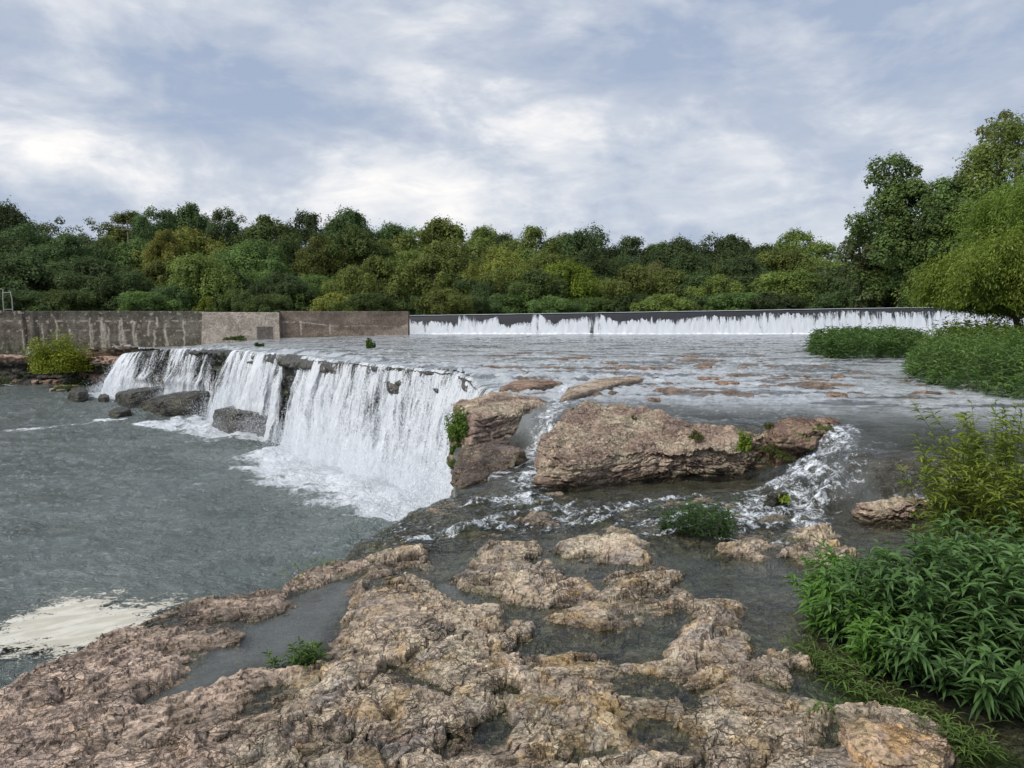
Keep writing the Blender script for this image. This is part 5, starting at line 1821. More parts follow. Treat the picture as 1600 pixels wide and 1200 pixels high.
TREES = {
    'back': [(-60, 318, 110, 'dark'), (8, 311, 74, 'dark'), (52, 340, 80, 'green'), (96, 331, 92, 'grey'), (150, 334, 90, 'grey'), (205, 322, 82, 'olive'), (240, 317, 84, 'dark'), (292, 315, 92, 'dark'),
             (352, 318, 78, 'dark'), (420, 334, 96, 'green'), (478, 327, 100, 'dark'), (545, 321, 90, 'dark'), (612, 344, 80, 'dark'), (648, 350, 80, 'green'), (692, 343, 130, 'olive'), (757, 349, 74, 'olive'),
             (790, 360, 56, 'dark'), (832, 350, 92, 'olive'), (884, 360, 70, 'green'), (922, 354, 96, 'dark'), (985, 366, 96, 'dark'), (1030, 376, 80, 'green'), (1062, 370, 84, 'dark'), (1118, 368, 90, 'dark'),
             (1148, 364, 76, 'dark'), (1192, 382, 80, 'dark'), (1244, 356, 104, 'olive'), (1302, 384, 80, 'grey'), (1350, 392, 80, 'green')],
    'middle': [(-20, 360, 120, 'dark'), (38, 352, 104, 'dark'), (104, 362, 104, 'dark'), (162, 368, 96, 'green'), (216, 372, 90, 'green'), (258, 351, 54, 'yellow'), (292, 357, 104, 'yellow'), (350, 384, 90, 'olive'),
               (400, 374, 104, 'green'), (446, 366, 90, 'green'), (500, 364, 86, 'olive'), (552, 349, 96, 'green'), (596, 372, 90, 'olive'), (640, 388, 90, 'olive'), (702, 374, 104, 'olive'), (745, 392, 80, 'grey'),
               (778, 384, 84, 'yellow'), (822, 388, 90, 'olive'), (868, 392, 90, 'olive'), (924, 384, 90, 'dark'), (976, 398, 80, 'dark'), (1022, 410, 80, 'brown'), (1076, 396, 80, 'dark'), (1110, 408, 60, 'yellow'),
               (1160, 402, 90, 'dark'), (1214, 392, 104, 'olive'), (1268, 398, 104, 'olive'), (1320, 410, 100, 'dark'), (1390, 420, 110, 'dark')],
    'front': [(14, 398, 120, 'dark'), (80, 410, 110, 'dark'), (142, 402, 104, 'dark'), (196, 420, 90, 'dark'), (252, 408, 84, 'olive'), (312, 400, 104, 'olive'), (352, 424, 84, 'dark'), (400, 418, 84, 'green'),
              (440, 424, 76, 'dark'), (496, 426, 84, 'green'), (548, 416, 80, 'olive'), (590, 400, 90, 'olive'), (624, 432, 64, 'bright'), (676, 398, 104, 'olive'), (730, 432, 84, 'dark'), (790, 414, 96, 'olive'),
              (836, 420, 76, 'green'), (888, 410, 92, 'bright'), (940, 430, 64, 'dark'), (988, 412, 84, 'olive'), (1040, 420, 84, 'olive'), (1090, 432, 76, 'dark'), (1122, 428, 64, 'olive'), (1176, 426, 90, 'dark'),
              (1230, 424, 104, 'olive'), (1290, 428, 100, 'dark'), (1350, 436, 104, 'dark'), (1430, 440, 104, 'dark')],
    'understory': [(30, 450, 80, 'dark'), (104, 452, 76, 'dark'), (160, 446, 84, 'dark'), (224, 452, 76, 'green'), (270, 446, 70, 'dark'), (372, 452, 70, 'dark'), (420, 456, 70, 'green'), (470, 456, 64, 'green'),
                   (528, 458, 76, 'yellow'), (580, 454, 80, 'dark'), (640, 460, 70, 'dark'), (700, 452, 76, 'olive'), (748, 460, 64, 'dark'), (810, 456, 84, 'dark'), (866, 462, 70, 'green'), (930, 462, 76, 'dark'),
                   (984, 458, 84, 'dark'), (1040, 460, 76, 'olive'), (1096, 458, 80, 'dark'), (1150, 456, 84, 'dark'), (1206, 456, 84, 'dark'), (1262, 454, 84, 'green'), (1320, 454, 84, 'dark'), (1380, 454, 84, 'dark')]}
DEPTH = {'back': 100.0, 'middle': 82.0, 'front': 70.0, 'understory': 63.5}
PLACE = [(-999, 160, 'the far left of the wall'), (160, 320, 'the streaked concrete wall'), (320, 440, 'the pale wall panel'), (440, 640, 'the brown wall section'),
         (640, 800, 'the left end of the dam'), (800, 960, 'the left half of the dam'), (960, 1120, 'the middle of the dam'), (1120, 1280, 'the right half of the dam'), (1280, 1999, 'the right end of the dam')]
ROWW = {'back': 'tall %s skyline tree behind %s', 'middle': '%s middle row tree behind %s', 'front': '%s front row tree behind %s', 'understory': 'low %s bushy tree just above %s'}
seen = {}
k = 0
for row, lst in TREES.items():
    for j, (px, top, w, kind) in enumerate(lst):
        p = k * 4 + j
        if row == 'understory' and kind == 'dark' and j % 2:
            kind = 'green'
        D = DEPTH[row] * (1 + 0.05 * math.sin(j * 2.3 + len(row)))
        o = place_tree(px, top + 2, w * 1.24, D, kind, p, name='tree' if row != 'understory' else 'bushy_tree')
        where = [t for a, b, t in PLACE if a <= px < b][0]
        lab = ROWW[row] % (WORDS[kind], where)
        seen.setdefault(lab, []).append((px, o))
        tag(o, lab, 'tree', 'trees of the wood behind the dam and wall')
        k += 1
for lab, lst in seen.items():
    if len(lst) > 1:
        lst.sort(key=lambda t: t[0])
        for i, (_, o) in enumerate(lst):
            o['label'] = lab + (', leftmost' if i == 0 else (', rightmost' if i == len(lst) - 1 else ', %s from left' % ORD[i]))


# big trees on the right bank
def big_tree(name, label, px, y, top, w, base, kind, seed, clumps, leaf_m, n_leaf, tint, hw=None, bottom=0.05, rcl=(0.16, 0.28), zcap=1.0, extra=()):
    rs = np.random.RandomState(seed)
    x, _, zt = at_y(px, top, y)
    half = w / 2 / FPX * y
    H = zt - base
    V, Q, C, cs = crown(rs, H / half, n_clump=clumps, leaves=n_leaf, leaf=leaf_m / half, bottom=bottom, rcl=rcl, lobes=seed, zcap=zcap, extra=extra)
    V = V * np.array([half, half, H])
    root = empty(name, (x, y, base), label, 'tree', 'large trees on the right bank')
    obj('crown', mk_mesh('crown', V, Q, cols=C, smooth=False, mat=M_TINT[kind]), root)
    paths = [(p * np.array([half, half, H]), r * half) for p, r in trunk_paths(cs, H / half, rs, 0.06, 0.85, 26)]
    tv, tq = tubes(paths, 6)
    obj('trunk', mk_mesh('trunk', tv, tq, mat=M_BARK), root)
    return root


big_tree('tree', 'tall open green tree with a separate tuft on top, left of the right bank trees', 1418, 58, 246, 168, 2.0, 'green', 21, 90, 0.11, 1000, None, bottom=0.08, rcl=(0.14, 0.25), zcap=0.90,
         extra=[(-0.25, 0, 0.80), (-0.10, 0.1, 0.84), (-0.38, 0, 0.83), (0.0, -0.1, 0.80), (-0.62, 0, 0.86), (-0.40, 0.1, 0.90), (-0.15, 0, 0.90), (-0.30, -0.1, 0.97), (-0.02, 0.1, 0.96), (-0.5, 0.05, 0.95), (0.12, 0, 0.91), (-0.12, 0.1, 0.99), (-0.66, 0, 0.62), (-0.84, 0.1, 0.60), (-0.45, 0, 0.66)])
big_tree('tree', 'small airy grey green tree at the left edge of the right bank trees', 1345, 60, 350, 96, 2.0, 'grey', 22, 44, 0.13, 240, None, rcl=(0.13, 0.24))
big_tree('tree', 'mid green tree between the tuft topped tree and the tall right edge tree', 1486, 57, 268, 150, 2.0, 'green', 23, 76, 0.11, 900, None, rcl=(0.16, 0.28))
big_tree('tree', 'very tall dark olive tree at the right edge with a brownish open top', 1600, 56, 172, 240, 2.0, 'olive', 24, 130, 0.11, 900, None, rcl=(0.14, 0.25))
big_tree('tree', 'thin brown tipped tree crown highest at the right edge', 1566, 60, 145, 84, 2.0, 'brown', 25, 44, 0.12, 240, None, bottom=0.5, rcl=(0.13, 0.24))
big_tree('tree', 'dark green tree in front of the right end of the dam wood', 1390, 62, 335, 130, 2.0, 'green', 26, 60, 0.15, 400, None)
big_tree('tree', 'dark low tree behind the willow at the right edge', 1570, 55, 290, 190, 2.0, 'dark', 27, 80, 0.12, 800, None, bottom=0.02)


def willow(label, px, y, top, w, base, seed, n_strand, tintc, bot=0.3, zmin=0.9):
    """fine drooping foliage: strands of narrow leaves hanging from a rounded crown"""
    rs = np.random.RandomState(seed)
    x, _, zt = at_y(px, top, y)
    half = w / 2 / FPX * y
    H = zt - base
    root = empty('willow_tree', (x, y, base), label, 'tree')
    cs = crown_points(rs, 70, 0, bottom=bot, lobes=seed)
    P, Dv = [], []
    starts = cs[rs.randint(0, len(cs), n_strand)] + rs.normal(0, 0.11, (n_strand, 3)) * np.array([1, 1, 0.6])
    for st in starts:
        r = math.hypot(st[0], st[1]) + 1e-6
        dirv = np.array([st[0] / r, st[1] / r, 0]) * rs.uniform(0.1, 0.5) + np.array([rs.normal(0, 0.25), rs.normal(0, 0.25), rs.uniform(-0.1, 0.7)])
        n = 16
        t = np.linspace(0, 1, n)[:, None]
        L = rs.uniform(0.5, 1.3)
        pts = st * np.array([half, half, H]) + dirv * L * t + np.array([0, 0, -0.75]) * L * t ** 2
        P.append(pts)
        dd = np.gradient(pts, axis=0)
        Dv.append(dd)
    P, Dv = np.concatenate(P), np.concatenate(Dv)
    Dv /= np.linalg.norm(Dv, axis=1)[:, None]
    n = len(P)
    P = P + rs.normal(0, 0.07, P.shape)
    low_ = zmin + 0.25 * n2(P[:, 0] * 1.5, P[:, 1] * 1.5) - 0.85 * sstep(P[:, 0], -0.45 * half, 0.1 * half)
    P[:, 2] = np.where(P[:, 2] < low_, low_ + rs.uniform(0, 0.3, n), P[:, 2])
    a = Dv + rs.normal(0, 0.45, Dv.shape)
    a /= np.linalg.norm(a, axis=1)[:, None]
    b = np.cross(a, rs.normal(size=a.shape))
    b /= np.linalg.norm(b, axis=1)[:, None]
    s = (0.068 * rs.uniform(0.6, 1.25, n))[:, None]
    V = np.stack([P - a * s, P + b * s * 0.28, P + a * s, P - b * s * 0.28], 1).reshape(-1, 3)
    strand_k = np.repeat(rs.uniform(0.72, 1.28, n_strand), 16) * rs.uniform(0.8, 1.2, n)
    C = strand_k[:, None] * np.array(tintc)[None]
    obj('crown', mk_mesh('crown', V, np.arange(n * 4).reshape(-1, 4), cols=np.repeat(C, 4, 0), smooth=False, mat=M_LEAF), root)
    # inner branches
    paths = [(p * np.array([half, half, H]), r * half) for p, r in trunk_paths(cs, H / half, rs, 0.045, 0.75, 40)]
    tv, tq = tubes(paths, 5)
    obj('trunk', mk_mesh('trunk', tv, tq, mat=M_BARK), root)
    return root


willow('large feathery light green willow overhanging the right end of the dam', 1660, 27, 272, 300, 0.9, 41, 13000, (0.150, 0.220, 0.034), 0.28, 1.05)
willow('lower rounded yellow green willow bulging out left of the large willow', 1600, 25.5, 372, 235, 0.9, 42, 9500, (0.165, 0.220, 0.032), 0.45, 1.25)


# ------------------------------------------------------------------ leafy plants
def lance_plants(rs, roots, heights, leans, n_leaf, L, W, colA, colB, start=0.25, up=0.6, droop=0.5, stem_r=0.004, spread=1.0):
    """upright stems with narrow pointed leaves. roots Nx3. returns leaf mesh data and stem tubes"""
    LV, LC, paths = [], [], []
    nb = 0
    for i, rt in enumerate(roots):
        h = heights[i]
        t = np.linspace(0, 1, 6)[:, None]
        ln = np.array([leans[i][0], leans[i][1], 0.0])
        pts = np.asarray(rt) + np.array([0, 0, h]) * (t - 0.12 * t ** 2) + ln * h * t ** 1.7
        paths.append((pts, stem_r * (1 - 0.75 * t[:, 0])))
        n = n_leaf
        tt = np.sort(rs.uniform(start, 1.0, n))
        P = np.stack([np.interp(tt, t[:, 0], pts[:, k]) for k in range(3)], -1)
        az = np.arange(n) * 2.4 + rs.uniform(0, 6.28) + rs.normal(0, 0.3, n)
        upk = up * (0.5 + 0.9 * tt) + rs.normal(0, 0.16, n)
        d = np.stack([np.cos(az) * spread, np.sin(az) * spread, upk], -1) + ln * 0.6
        d /= np.linalg.norm(d, axis=1)[:, None]
        side = np.cross(d, np.array([0, 0, 1.0]) + rs.normal(0, 0.25, (n, 3)))
        side /= np.linalg.norm(side, axis=1)[:, None] + 1e-9
        nrm = np.cross(side, d)
        l = L * rs.uniform(0.65, 1.2, n)[:, None] * (1 - 0.35 * sstep(tt, 0.8, 1.0))[:, None]
        w = W * rs.uniform(0.8, 1.2, n)[:, None]
        g_ = np.array([0, 0, -1.0])
        dr = droop * rs.uniform(0.5, 1.4, n)[:, None]

        def pt(f):
            return P + d * l * f + g_ * l * dr * f ** 2
        kf = nrm * w * 0.35
        vs = np.stack([P, pt(0.3) + side * w * 0.48 + kf, pt(0.3), pt(0.3) - side * w * 0.48 + kf, pt(0.65) + side * w * 0.40 + kf, pt(0.65), pt(0.65) - side * w * 0.40 + kf, pt(1.0)], 1)
        LV.append(vs.reshape(-1, 3))
        k = rs.uniform(0, 1, n)[:, None] * 0.6 + 0.4 * sstep(tt, 0.3, 1.0)[:, None] * rs.uniform(0.6, 1.2)
        c = lerp(np.array(colA), np.array(colB), np.clip(k, 0, 1)) * rs.uniform(0.85, 1.15, (n, 1))
        LC.append(np.repeat(c, 8, 0))
    V = np.concatenate(LV)
    C = np.concatenate(LC)
    n = len(V) // 8
    b = (np.arange(n) * 8)[:, None, None]
    quads_ = (b + np.array([[1, 4, 5, 2], [2, 5, 6, 3]])[None]).reshape(-1, 4)
    tris_ = (b + np.array([[0, 1, 2], [0, 2, 3], [4, 7, 5], [5, 7, 6]])[None]).reshape(-1, 3)
    return V, quads_, tris_, C, paths


def plant(name, label, cat, roots, heights, leans, seed, n_leaf, L, W, colA, colB, group=None, **k):
    rs = np.random.RandomState(seed)
    roots = np.asarray(roots, float)
    org = np.array([roots[:, 0].mean(), roots[:, 1].mean(), roots[:, 2].min()])
    V, Q, Tt, C, paths = lance_plants(rs, roots - org, heights, leans, n_leaf, L, W, colA, colB, **k)
    root = empty(name, tuple(org), label, cat, group)
    obj('leaves', mk_mesh('leaves', V, Q, tris=Tt, cols=C, smooth=False, mat=M_LEAF), root)
    tv, tq = tubes(paths, 4)
    obj('stems', mk_mesh('stems', tv, tq, mat=M_STEM), root)
    return root


def scatter_in(poly, n, rs, z=0.0):
    P = np.array(poly)
    out = []
    while len(out) < n:
        c = np.stack([rs.uniform(P[:, 0].min(), P[:, 0].max(), n), rs.uniform(P[:, 1].min(), P[:, 1].max(), n)], -1)
        ok = sdf(poly, c[:, 0], c[:, 1]) > 0
        out += [(a, b, z) for a, b in c[ok]]
    return np.array(out[:n])


# near thicket, bottom right
rs = np.random.RandomState(3)
TH_POLY = [(1.98, 4.25), (1.93, 3.95), (2.03, 3.55), (2.26, 3.25), (2.7, 3.05), (3.6, 2.9), (5.2, 3.4), (5.4, 4.8), (4.0, 4.75), (3.0, 4.50), (2.35, 4.38)]
rt = scatter_in(TH_POLY, 620, rs, -0.05)
ed = sdf(TH_POLY, rt[:, 0], rt[:, 1])
ht = 0.34 + 0.45 * sstep(ed, 0.0, 0.45) + rs.uniform(-0.08, 0.10, len(rt)) + 0.06 * (rt[:, 1] - 3.5)
le = np.stack([-0.25 * np.exp(-ed / 0.3) + rs.normal(0, 0.16, len(rt)), -0.30 * np.exp(-ed / 0.35) + rs.normal(0, 0.16, len(rt))], -1)
plant('willow_shrub', 'wide dense dark green thicket of narrow leaves filling the lower right corner', 'shrub', rt, ht, le, 5, 30, 0.150, 0.022, (0.036, 0.085, 0.024), (0.135, 0.240, 0.075), stem_r=0.0035, start=0.2)
EDGE_P = [at(1262, 935, 0), at(1275, 985, 0), at(1320, 1030, 0), at(1390, 1060, 0), at(1420, 1010, 0), at(1370, 960, 0), at(1320, 900, 0)]
rt = scatter_in(EDGE_P, 90, rs, -0.05)
plant('willow_shrub', 'brighter green leafy fringe on the left edge of the dark thicket', 'shrub', rt, rs.uniform(0.22, 0.42, 90), np.stack([rs.normal(-0.25, 0.2, 90), rs.normal(-0.2, 0.2, 90)], -1), 6, 24, 0.13, 0.020,
      (0.075, 0.165, 0.030), (0.14, 0.27, 0.05), stem_r=0.003, start=0.15)
# taller yellow-green shrub behind
YP = [(3.25, 5.25), (3.55, 4.95), (4.4, 4.9), (5.6, 5.3), (5.2, 6.1), (3.9, 6.0), (3.4, 5.75)]
rt = scatter_in(YP, 190, rs, -0.05)
ed = sdf(YP, rt[:, 0], rt[:, 1])
ht = 0.80 + 0.50 * sstep(ed, 0, 0.35) * rs.uniform(0.6, 1.3, len(rt)) + rs.uniform(-0.1, 0.1, len(rt))
le = np.stack([-0.22 * np.exp(-ed / 0.3) + rs.normal(0, 0.14, len(rt)), rs.normal(-0.05, 0.12, len(rt))], -1)
plant('tall_shrub', 'tall yellow green shrub standing behind the dark thicket at the right edge', 'shrub', rt, ht, le, 8, 40, 0.135, 0.020, (0.115, 0.165, 0.025), (0.23, 0.28, 0.042), stem_r=0.004, start=0.2)
sp_ = np.array([(*at_y(1555, 760, 5.3)[:2], 0.0), (*at_y(1580, 760, 5.2)[:2], 0.0), (*at_y(1510, 760, 5.4)[:2], 0.0)])
plant('tall_shrub', 'few slender bright shoots rising highest at the right edge', 'shrub', sp_, [1.55, 1.46, 1.30], [(-0.03, 0), (0.03, 0), (-0.06, 0)], 9, 26, 0.13, 0.017, (0.10, 0.17, 0.03), (0.17, 0.25, 0.04), stem_r=0.004, start=0.4)

# willow bush standing in the channel
cb = np.array([at(1075, 830, 0), at(1092, 836, 0), at(1050, 832, 0), at(1110, 838, 0), at(1130, 840, 0), at(1060, 826, 0), at(1100, 826, 0), at(1120, 830, 0), at(1040, 828, 0), at(1085, 822, 0), at(1138, 842, 0)])
cb = np.concatenate([cb + np.array(o_) for o_ in ((0, 0), (0.05, 0.06), (-0.05, 0.04), (0.02, -0.05))])
rt = np.column_stack([cb, np.full(len(cb), -0.08)])
nb_ = len(rt)
plant('willow_shrub', 'dark green willow clump standing in the stream in front of the tan rock ledge', 'shrub', rt, np.random.RandomState(2).uniform(0.24, 0.46, nb_), np.random.RandomState(4).normal(0, 0.22, (nb_, 2)), 12, 28, 0.085, 0.013,
      (0.030, 0.072, 0.020), (0.075, 0.145, 0.036), stem_r=0.003, start=0.2)

# plant in the left pool
rt = np.column_stack([np.array([at(488 + a, 1040 + b, 0) for a, b in ((0, 0), (-12, 3), (-24, 4), (8, -4), (14, -10), (-36, 6), (-6, -6), (-18, -4), (4, -12), (-48, 6), (18, -16), (-54, 7), (-2, 5), (10, 2))]), np.full(14, -0.05)])
plant('leafy_plant', 'green leafy plant growing at the edge of the left rock pool', 'plant', rt, np.random.RandomState(3).uniform(0.10, 0.22, 14), np.column_stack([np.random.RandomState(5).normal(-0.3, 0.35, 14), np.random.RandomState(6).normal(0, 0.2, 14)]), 14, 22,
      0.085, 0.011, (0.05, 0.11, 0.025), (0.13, 0.20, 0.04), stem_r=0.003, start=0.1)
# sprigs on the edge above the pool
rt = np.column_stack([np.array([at(a, b, 0) for a, b in ((468, 914), (478, 910), (488, 906), (462, 912), (505, 893), (512, 888), (498, 896))]), np.full(7, -0.02)])
plant('leafy_plant', 'sparse light green sprigs on the rock rim between the left pool and the plunge pool', 'plant', rt, np.random.RandomState(8).uniform(0.10, 0.20, 7), np.random.RandomState(9).normal(0, 0.4, (7, 2)), 15, 9, 0.075, 0.008,
      (0.12, 0.18, 0.04), (0.19, 0.27, 0.06), stem_r=0.002, start=0.1)
# sprig on the rocks, bottom right
x_, y_ = at(1290, 1108, 0.08)
plant('leafy_plant', 'single bright green sprig with long blades among the rocks at the bottom right', 'plant', [(x_, y_, 0.05), (x_ + 0.02, y_, 0.05), (x_ - 0.03, y_ + 0.02, 0.05)], [0.10, 0.16, 0.08], [(-0.5, 0), (0.9, 0.2), (0.3, -0.6)], 16, 8, 0.09, 0.008,
      (0.09, 0.17, 0.03), (0.17, 0.27, 0.05), stem_r=0.002, start=0.05)
# grass in the green pool below the thicket
GP = ground_poly([(1240, 1000), (1290, 1010), (1380, 1080), (1470, 1110), (1560, 1180), (1500, 1190), (1420, 1110), (1320, 1080), (1250, 1030)])
rt = scatter_in(GP, 120, rs, -0.05)
plant('pool_grass', 'thin low grass tufts in the green pool at the foot of the dark thicket', 'grass', rt, rs.uniform(0.07, 0.17, 120), rs.normal(-0.2, 0.5, (120, 2)), 17, 9, 0.085, 0.007, (0.07, 0.13, 0.025), (0.15, 0.22, 0.05), stem_r=0.0015, start=0.05)


# leafy islands in the upper river
def island(label, poly, n, h0, h1, seed, cA, cB, L=0.14, W=0.026, nl=22, group='leafy islands in the upper river'):
    rs = np.random.RandomState(seed)
    rt = scatter_in(poly, n, rs, 0.42)
    ed = sdf(poly, rt[:, 0], rt[:, 1])
    lump = 0.5 + 0.5 * n2(rt[:, 0] * 1.1 + seed, rt[:, 1] * 1.1) + 0.25 * n2(rt[:, 0] * 3 + seed, rt[:, 1] * 3)
    ht = h0 + (h1 - h0) * sstep(ed, 0.0, 0.35) * (0.15 + 1.15 * lump) + rs.uniform(-0.20, 0.22, n)
    le = rs.normal(0, 0.18, (n, 2))
    return plant('river_shrub', label, 'shrub', rt, ht, le, seed, nl, L, W, cA, cB, group, stem_r=0.006, start=0.1)


island('low dense green island of plants farthest upstream, near the foot of the dam', [at(1256, 552, 0.5), at(1290, 560, 0.5), at(1360, 562, 0.5), at(1430, 560, 0.5), at(1450, 545, 0.5), at(1400, 535, 0.5), at(1300, 537, 0.5)], 800, 0.62, 0.95, 51,
       (0.040, 0.095, 0.026), (0.120, 0.200, 0.052), L=0.26, W=0.05)
island('broad leafy green island at the right edge in front of the willow', [at(1412, 585, 0.5), at(1440, 598, 0.5), at(1500, 610, 0.5), at(1560, 620, 0.5), at(1640, 630, 0.5), at(1760, 620, 0.5), at(1700, 560, 0.5), at(1540, 548, 0.5), at(1440, 556, 0.5)], 1100, 0.42, 1.10, 52,
       (0.050, 0.110, 0.028), (0.150, 0.240, 0.060), L=0.24, W=0.040)
island('yellower bushy plants behind the broad leafy island, below the willow', [(13.2, 20.5), (14.2, 24.5), (17, 28), (24, 28), (24, 20), (18, 17)], 800, 0.6, 1.35, 53, (0.070, 0.125, 0.024), (0.160, 0.210, 0.034), L=0.30, W=0.06)


# small bushes made of round leaf clusters
def bush(name, label, x, y, z, rx, rz, n_clump, n_leaf, leaf, cA, cB, seed, cat='bush', group=None):
    rs = np.random.RandomState(seed)
    cs = rs.normal(size=(n_clump, 3))
    cs /= np.linalg.norm(cs, axis=1)[:, None]
    cs *= rs.uniform(0.35, 1.05, (n_clump, 1))
    cs[:, 2] = np.abs(cs[:, 2]) * 0.9 + 0.06
    P, N, K = [], [], []
    for c in cs:
        d = rs.normal(size=(n_leaf, 3))
        d /= np.linalg.norm(d, axis=1)[:, None]
        P.append(c + d * rs.uniform(0.15, 0.36, (n_leaf, 1)))
        nn = d + np.array([0, 0, 0.7]) + rs.normal(0, 0.5, d.shape)
        N.append(nn / np.linalg.norm(nn, axis=1)[:, None])
        K.append(np.full(n_leaf, rs.uniform(0, 1)))
    P, N, K = np.concatenate(P), np.concatenate(N), np.concatenate(K)
    P = P * np.array([rx, rx, rz])
    P[:, 2] = np.maximum(P[:, 2], 0.02)
    V, Q = leaf_quads(P, N, leaf * rs.uniform(0.6, 1.2, len(P)), rs, 0.6)
    C = lerp(np.array(cA), np.array(cB), np.clip(0.6 * K + 0.4 * rs.rand(len(P)), 0, 1)[:, None])
    root = empty(name, (x, y, z), label, cat, group)
    obj('foliage', mk_mesh('foliage', V, Q, cols=np.repeat(C, 4, 0), smooth=False, mat=M_LEAF), root)
    pts = [(np.array([(0, 0, -0.05 * rz), c * np.array([rx, rx, rz]) * 0.5, c * np.array([rx, rx, rz])]), np.array([0.03, 0.02, 0.006]) * max(rx, 0.15)) for c in cs[:10]]
    tv, tq = tubes(pts, 4)
    obj('stems', mk_mesh('stems', tv, tq, mat=M_STEM), root)
    return root


x, y, z = at_y(95, 580, 45.6)
bush('bush', 'yellow green bush growing on the rock ledge in front of the streaked wall', x, y, z, 1.75, 2.15, 60, 150, 0.08, (0.10, 0.15, 0.018), (0.34, 0.36, 0.03), 61)
for px, py, w, h, lab, cA, cB in ((320, 486, 16, 24, 'bright yellow green bush just above the wall beside the pale panel', (0.11, 0.15, 0.02), (0.19, 0.22, 0.03)),
                                  (63, 486, 17, 13, 'low green bush just above the wall near its left end', (0.06, 0.11, 0.03), (0.10, 0.16, 0.04)),
                                  (420, 487, 20, 9, 'low dark green growth just above the pale wall panel', (0.04, 0.08, 0.02), (0.08, 0.12, 0.03)),
                                  (535, 487, 22, 16, 'yellow green growth just above the brown wall section', (0.07, 0.11, 0.02), (0.14, 0.17, 0.03))):
    x, y, z = at_y(px, py + 2, 52.0)
    bush('bush', lab, x, y, z - 0.3, w / FPX * 52, (h + 6) / FPX * 52, 22, 90, 0.09, cA, cB, px, group='bushes along the top of the wall')
x, y, z = at_y(370, 531, 49.0)
bush('grass_tuft', 'low green tuft at the foot of the pale wall panel', x, y, z, 0.75, 0.32, 16, 70, 0.06, (0.04, 0.08, 0.02), (0.10, 0.14, 0.03), 71, 'grass')
x, y = at(578, 544, 0.5)
bush('grass_tuft', 'small round green tuft alone in the upper river above the main falls', x, y, 0.45, 0.24, 0.42, 14, 60, 0.05, (0.05, 0.10, 0.02), (0.12, 0.19, 0.04), 72, 'grass')
x, y = at(405, 541, 0.4)
bush('grass_tuft', 'tiny green tuft in the river above the middle waterfall', x, y, 0.38, 0.2, 0.22, 8, 40, 0.05, (0.05, 0.09, 0.02), (0.10, 0.15, 0.04), 75, 'grass')
for px, py, w, h, lab in ((128, 600, 26, 10, 'green grassy patch on the rubble at the foot of the left bank'), (102, 608, 20, 7, 'lower grassy patch on the rubble spit by the pool'), (30, 594, 46, 14, 'dull green growth under the left bank at the left edge')):
    x, y = at(px, py, POOL_Z + 0.1)
    y = min(y, 46.6)
    bush('grass_tuft', lab, x, y, POOL_Z, w / FPX * 46, h / FPX * 46 * 1.3, 18, 70, 0.06, (0.045, 0.075, 0.02), (0.10, 0.14, 0.035), 80 + px, 'grass')
# plants on the blocks
x, y, z = at_y(720, 682, 10.1)
bush('rock_plant', 'bright green leafy plant hanging on the left face of the rounded block above the falls', x - 0.02, y, z - 0.10, 0.22, 0.46, 26, 60, 0.024, (0.06, 0.12, 0.02), (0.17, 0.26, 0.03), 91, 'plant')
x, y, z = at_y(712, 706, 10.0)
bush('rock_plant', 'small green sprig below the hanging plant on the block face', x, y, z - 0.05, 0.10, 0.20, 10, 40, 0.020, (0.06, 0.12, 0.02), (0.15, 0.23, 0.03), 92, 'plant')
x, y, z = at_y(698, 724, 9.2)
bush('rock_plant', 'tiny pale sprig on the wet ledge next to the falls', x + 0.06, y, z - 0.05, 0.07, 0.16, 8, 24, 0.016, (0.08, 0.14, 0.03), (0.17, 0.24, 0.05), 93, 'plant')
x, y, z = at_y(1163, 700, 8.15)
bush('rock_plant', 'bright yellow green plant on the mossy right end of the large ledge', x, y, z - 0.04, 0.085, 0.26, 16, 50, 0.018, (0.12, 0.19, 0.02), (0.24, 0.31, 0.04), 94, 'plant')
x, y, z = at_y(1226, 780, 6.9)
bush('rock_plant', 'pale green leaves on the small mossy rock in the cascade', x, y, z - 0.03, 0.10, 0.10, 8, 16, 0.03, (0.16, 0.23, 0.03), (0.28, 0.34, 0.05), 95, 'plant')
for i, (px, py, d, w) in enumerate(((1205, 665, 8.7, 26), (1200, 700, 8.3, 40), (1090, 680, 8.5, 20), (905, 640, 9.9, 18), (990, 655, 9.3, 14), (1230, 680, 8.7, 26), (1225, 712, 8.1, 24))):
    x, y, z = at_y(px, py, d)
    bush('moss_clump', 'olive moss clump on the large tan ledge, ' + ('uppermost on its right end', 'largest on its right face', 'left of the yellow green plant', 'at its upper left corner', 'on the middle of its top', 'right end, beside the rapids', 'low on its right end by the cascade')[i],
         x, y, z - 0.05, w / FPX * d * 0.6, 0.10, 14, 50, 0.012, (0.045, 0.06, 0.012), (0.11, 0.12, 0.02), 100 + i, 'moss', 'moss clumps on the large ledge')

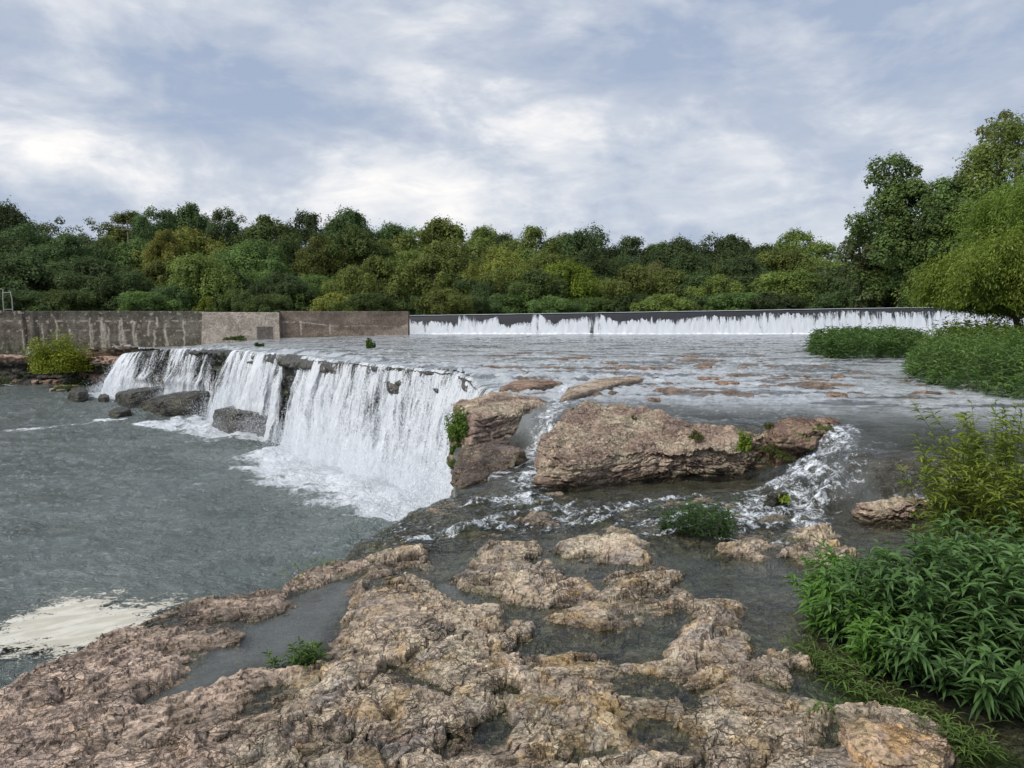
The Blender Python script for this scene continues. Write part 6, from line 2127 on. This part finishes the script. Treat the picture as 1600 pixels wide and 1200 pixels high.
# ------------------------------------------------------------------ small man-made things by the wood
M_POST = plain_mat('weathered_grey_steel', (0.30, 0.31, 0.29), 0.6, 12, 0.25, 0.003)
M_WOOD = plain_mat('grey_pole_wood', (0.17, 0.15, 0.13), 0.9, 9, 0.3, 0.01)
x, y, z = at_y(13, 486, 50.5)
fr = empty('ladder_frame', (x, y, z), 'thin pale steel ladder frame standing on the wall at the left edge', 'ladder')
for dx, h, nm_l in ((-0.32, 1.55, 'post'), (0.32, 1.40, 'post')):
    tv, tq = tubes([(np.array([(dx, 0, -0.1), (dx, 0, h * 0.6), (dx + (0.05 if dx < 0 else -0.08), 0, h), (dx - 0.18, 0, h + 0.03)]), np.array([0.035, 0.035, 0.03, 0.025]))], 6)
    obj(nm_l, mk_mesh('post', tv, tq, mat=M_POST), fr)
for hz in (0.12, 1.3):
    tv, tq = tubes([(np.array([(-0.32, 0, hz), (0, 0, hz), (0.3, 0, hz)]), np.array([0.025, 0.025, 0.025]))], 6)
    obj('rung', mk_mesh('rung', tv, tq, mat=M_POST), fr)
x, y, zt = at_y(199, 346, 93)
zb = float(hill_z(np.array(x), np.array(93.0)))
po = empty('utility_pole', (x, 93.0, zb), 'grey wooden utility pole with a crossarm showing among the left trees', 'pole')
Hh = zt - zb
tv, tq = tubes([(np.array([(0, 0, 0), (0, 0, Hh * .5), (0, 0, Hh)]), np.array([0.13, 0.12, 0.10]))], 8)
obj('pole_shaft', mk_mesh('pole_shaft', tv, tq, mat=M_WOOD), po)
v, q = join_vq([box_vq(-0.75, 0.75, -0.24, -0.14, Hh - 1.1, Hh - 0.95)])
obj('crossarm', mk_mesh('crossarm', v, q, smooth=False, mat=M_WOOD), po)
for dx in (-0.65, 0.0, 0.65):
    tv, tq = tubes([(np.array([(dx, -0.19, Hh - 0.95), (dx, -0.19, Hh - 0.85), (dx, -0.19, Hh - 0.75)]), np.array([0.05, 0.07, 0.03]))], 6)
    obj('insulator', mk_mesh('insulator', tv, tq, mat=M_POST), po)
print('SCENE BUILT', len(bpy.data.objects))
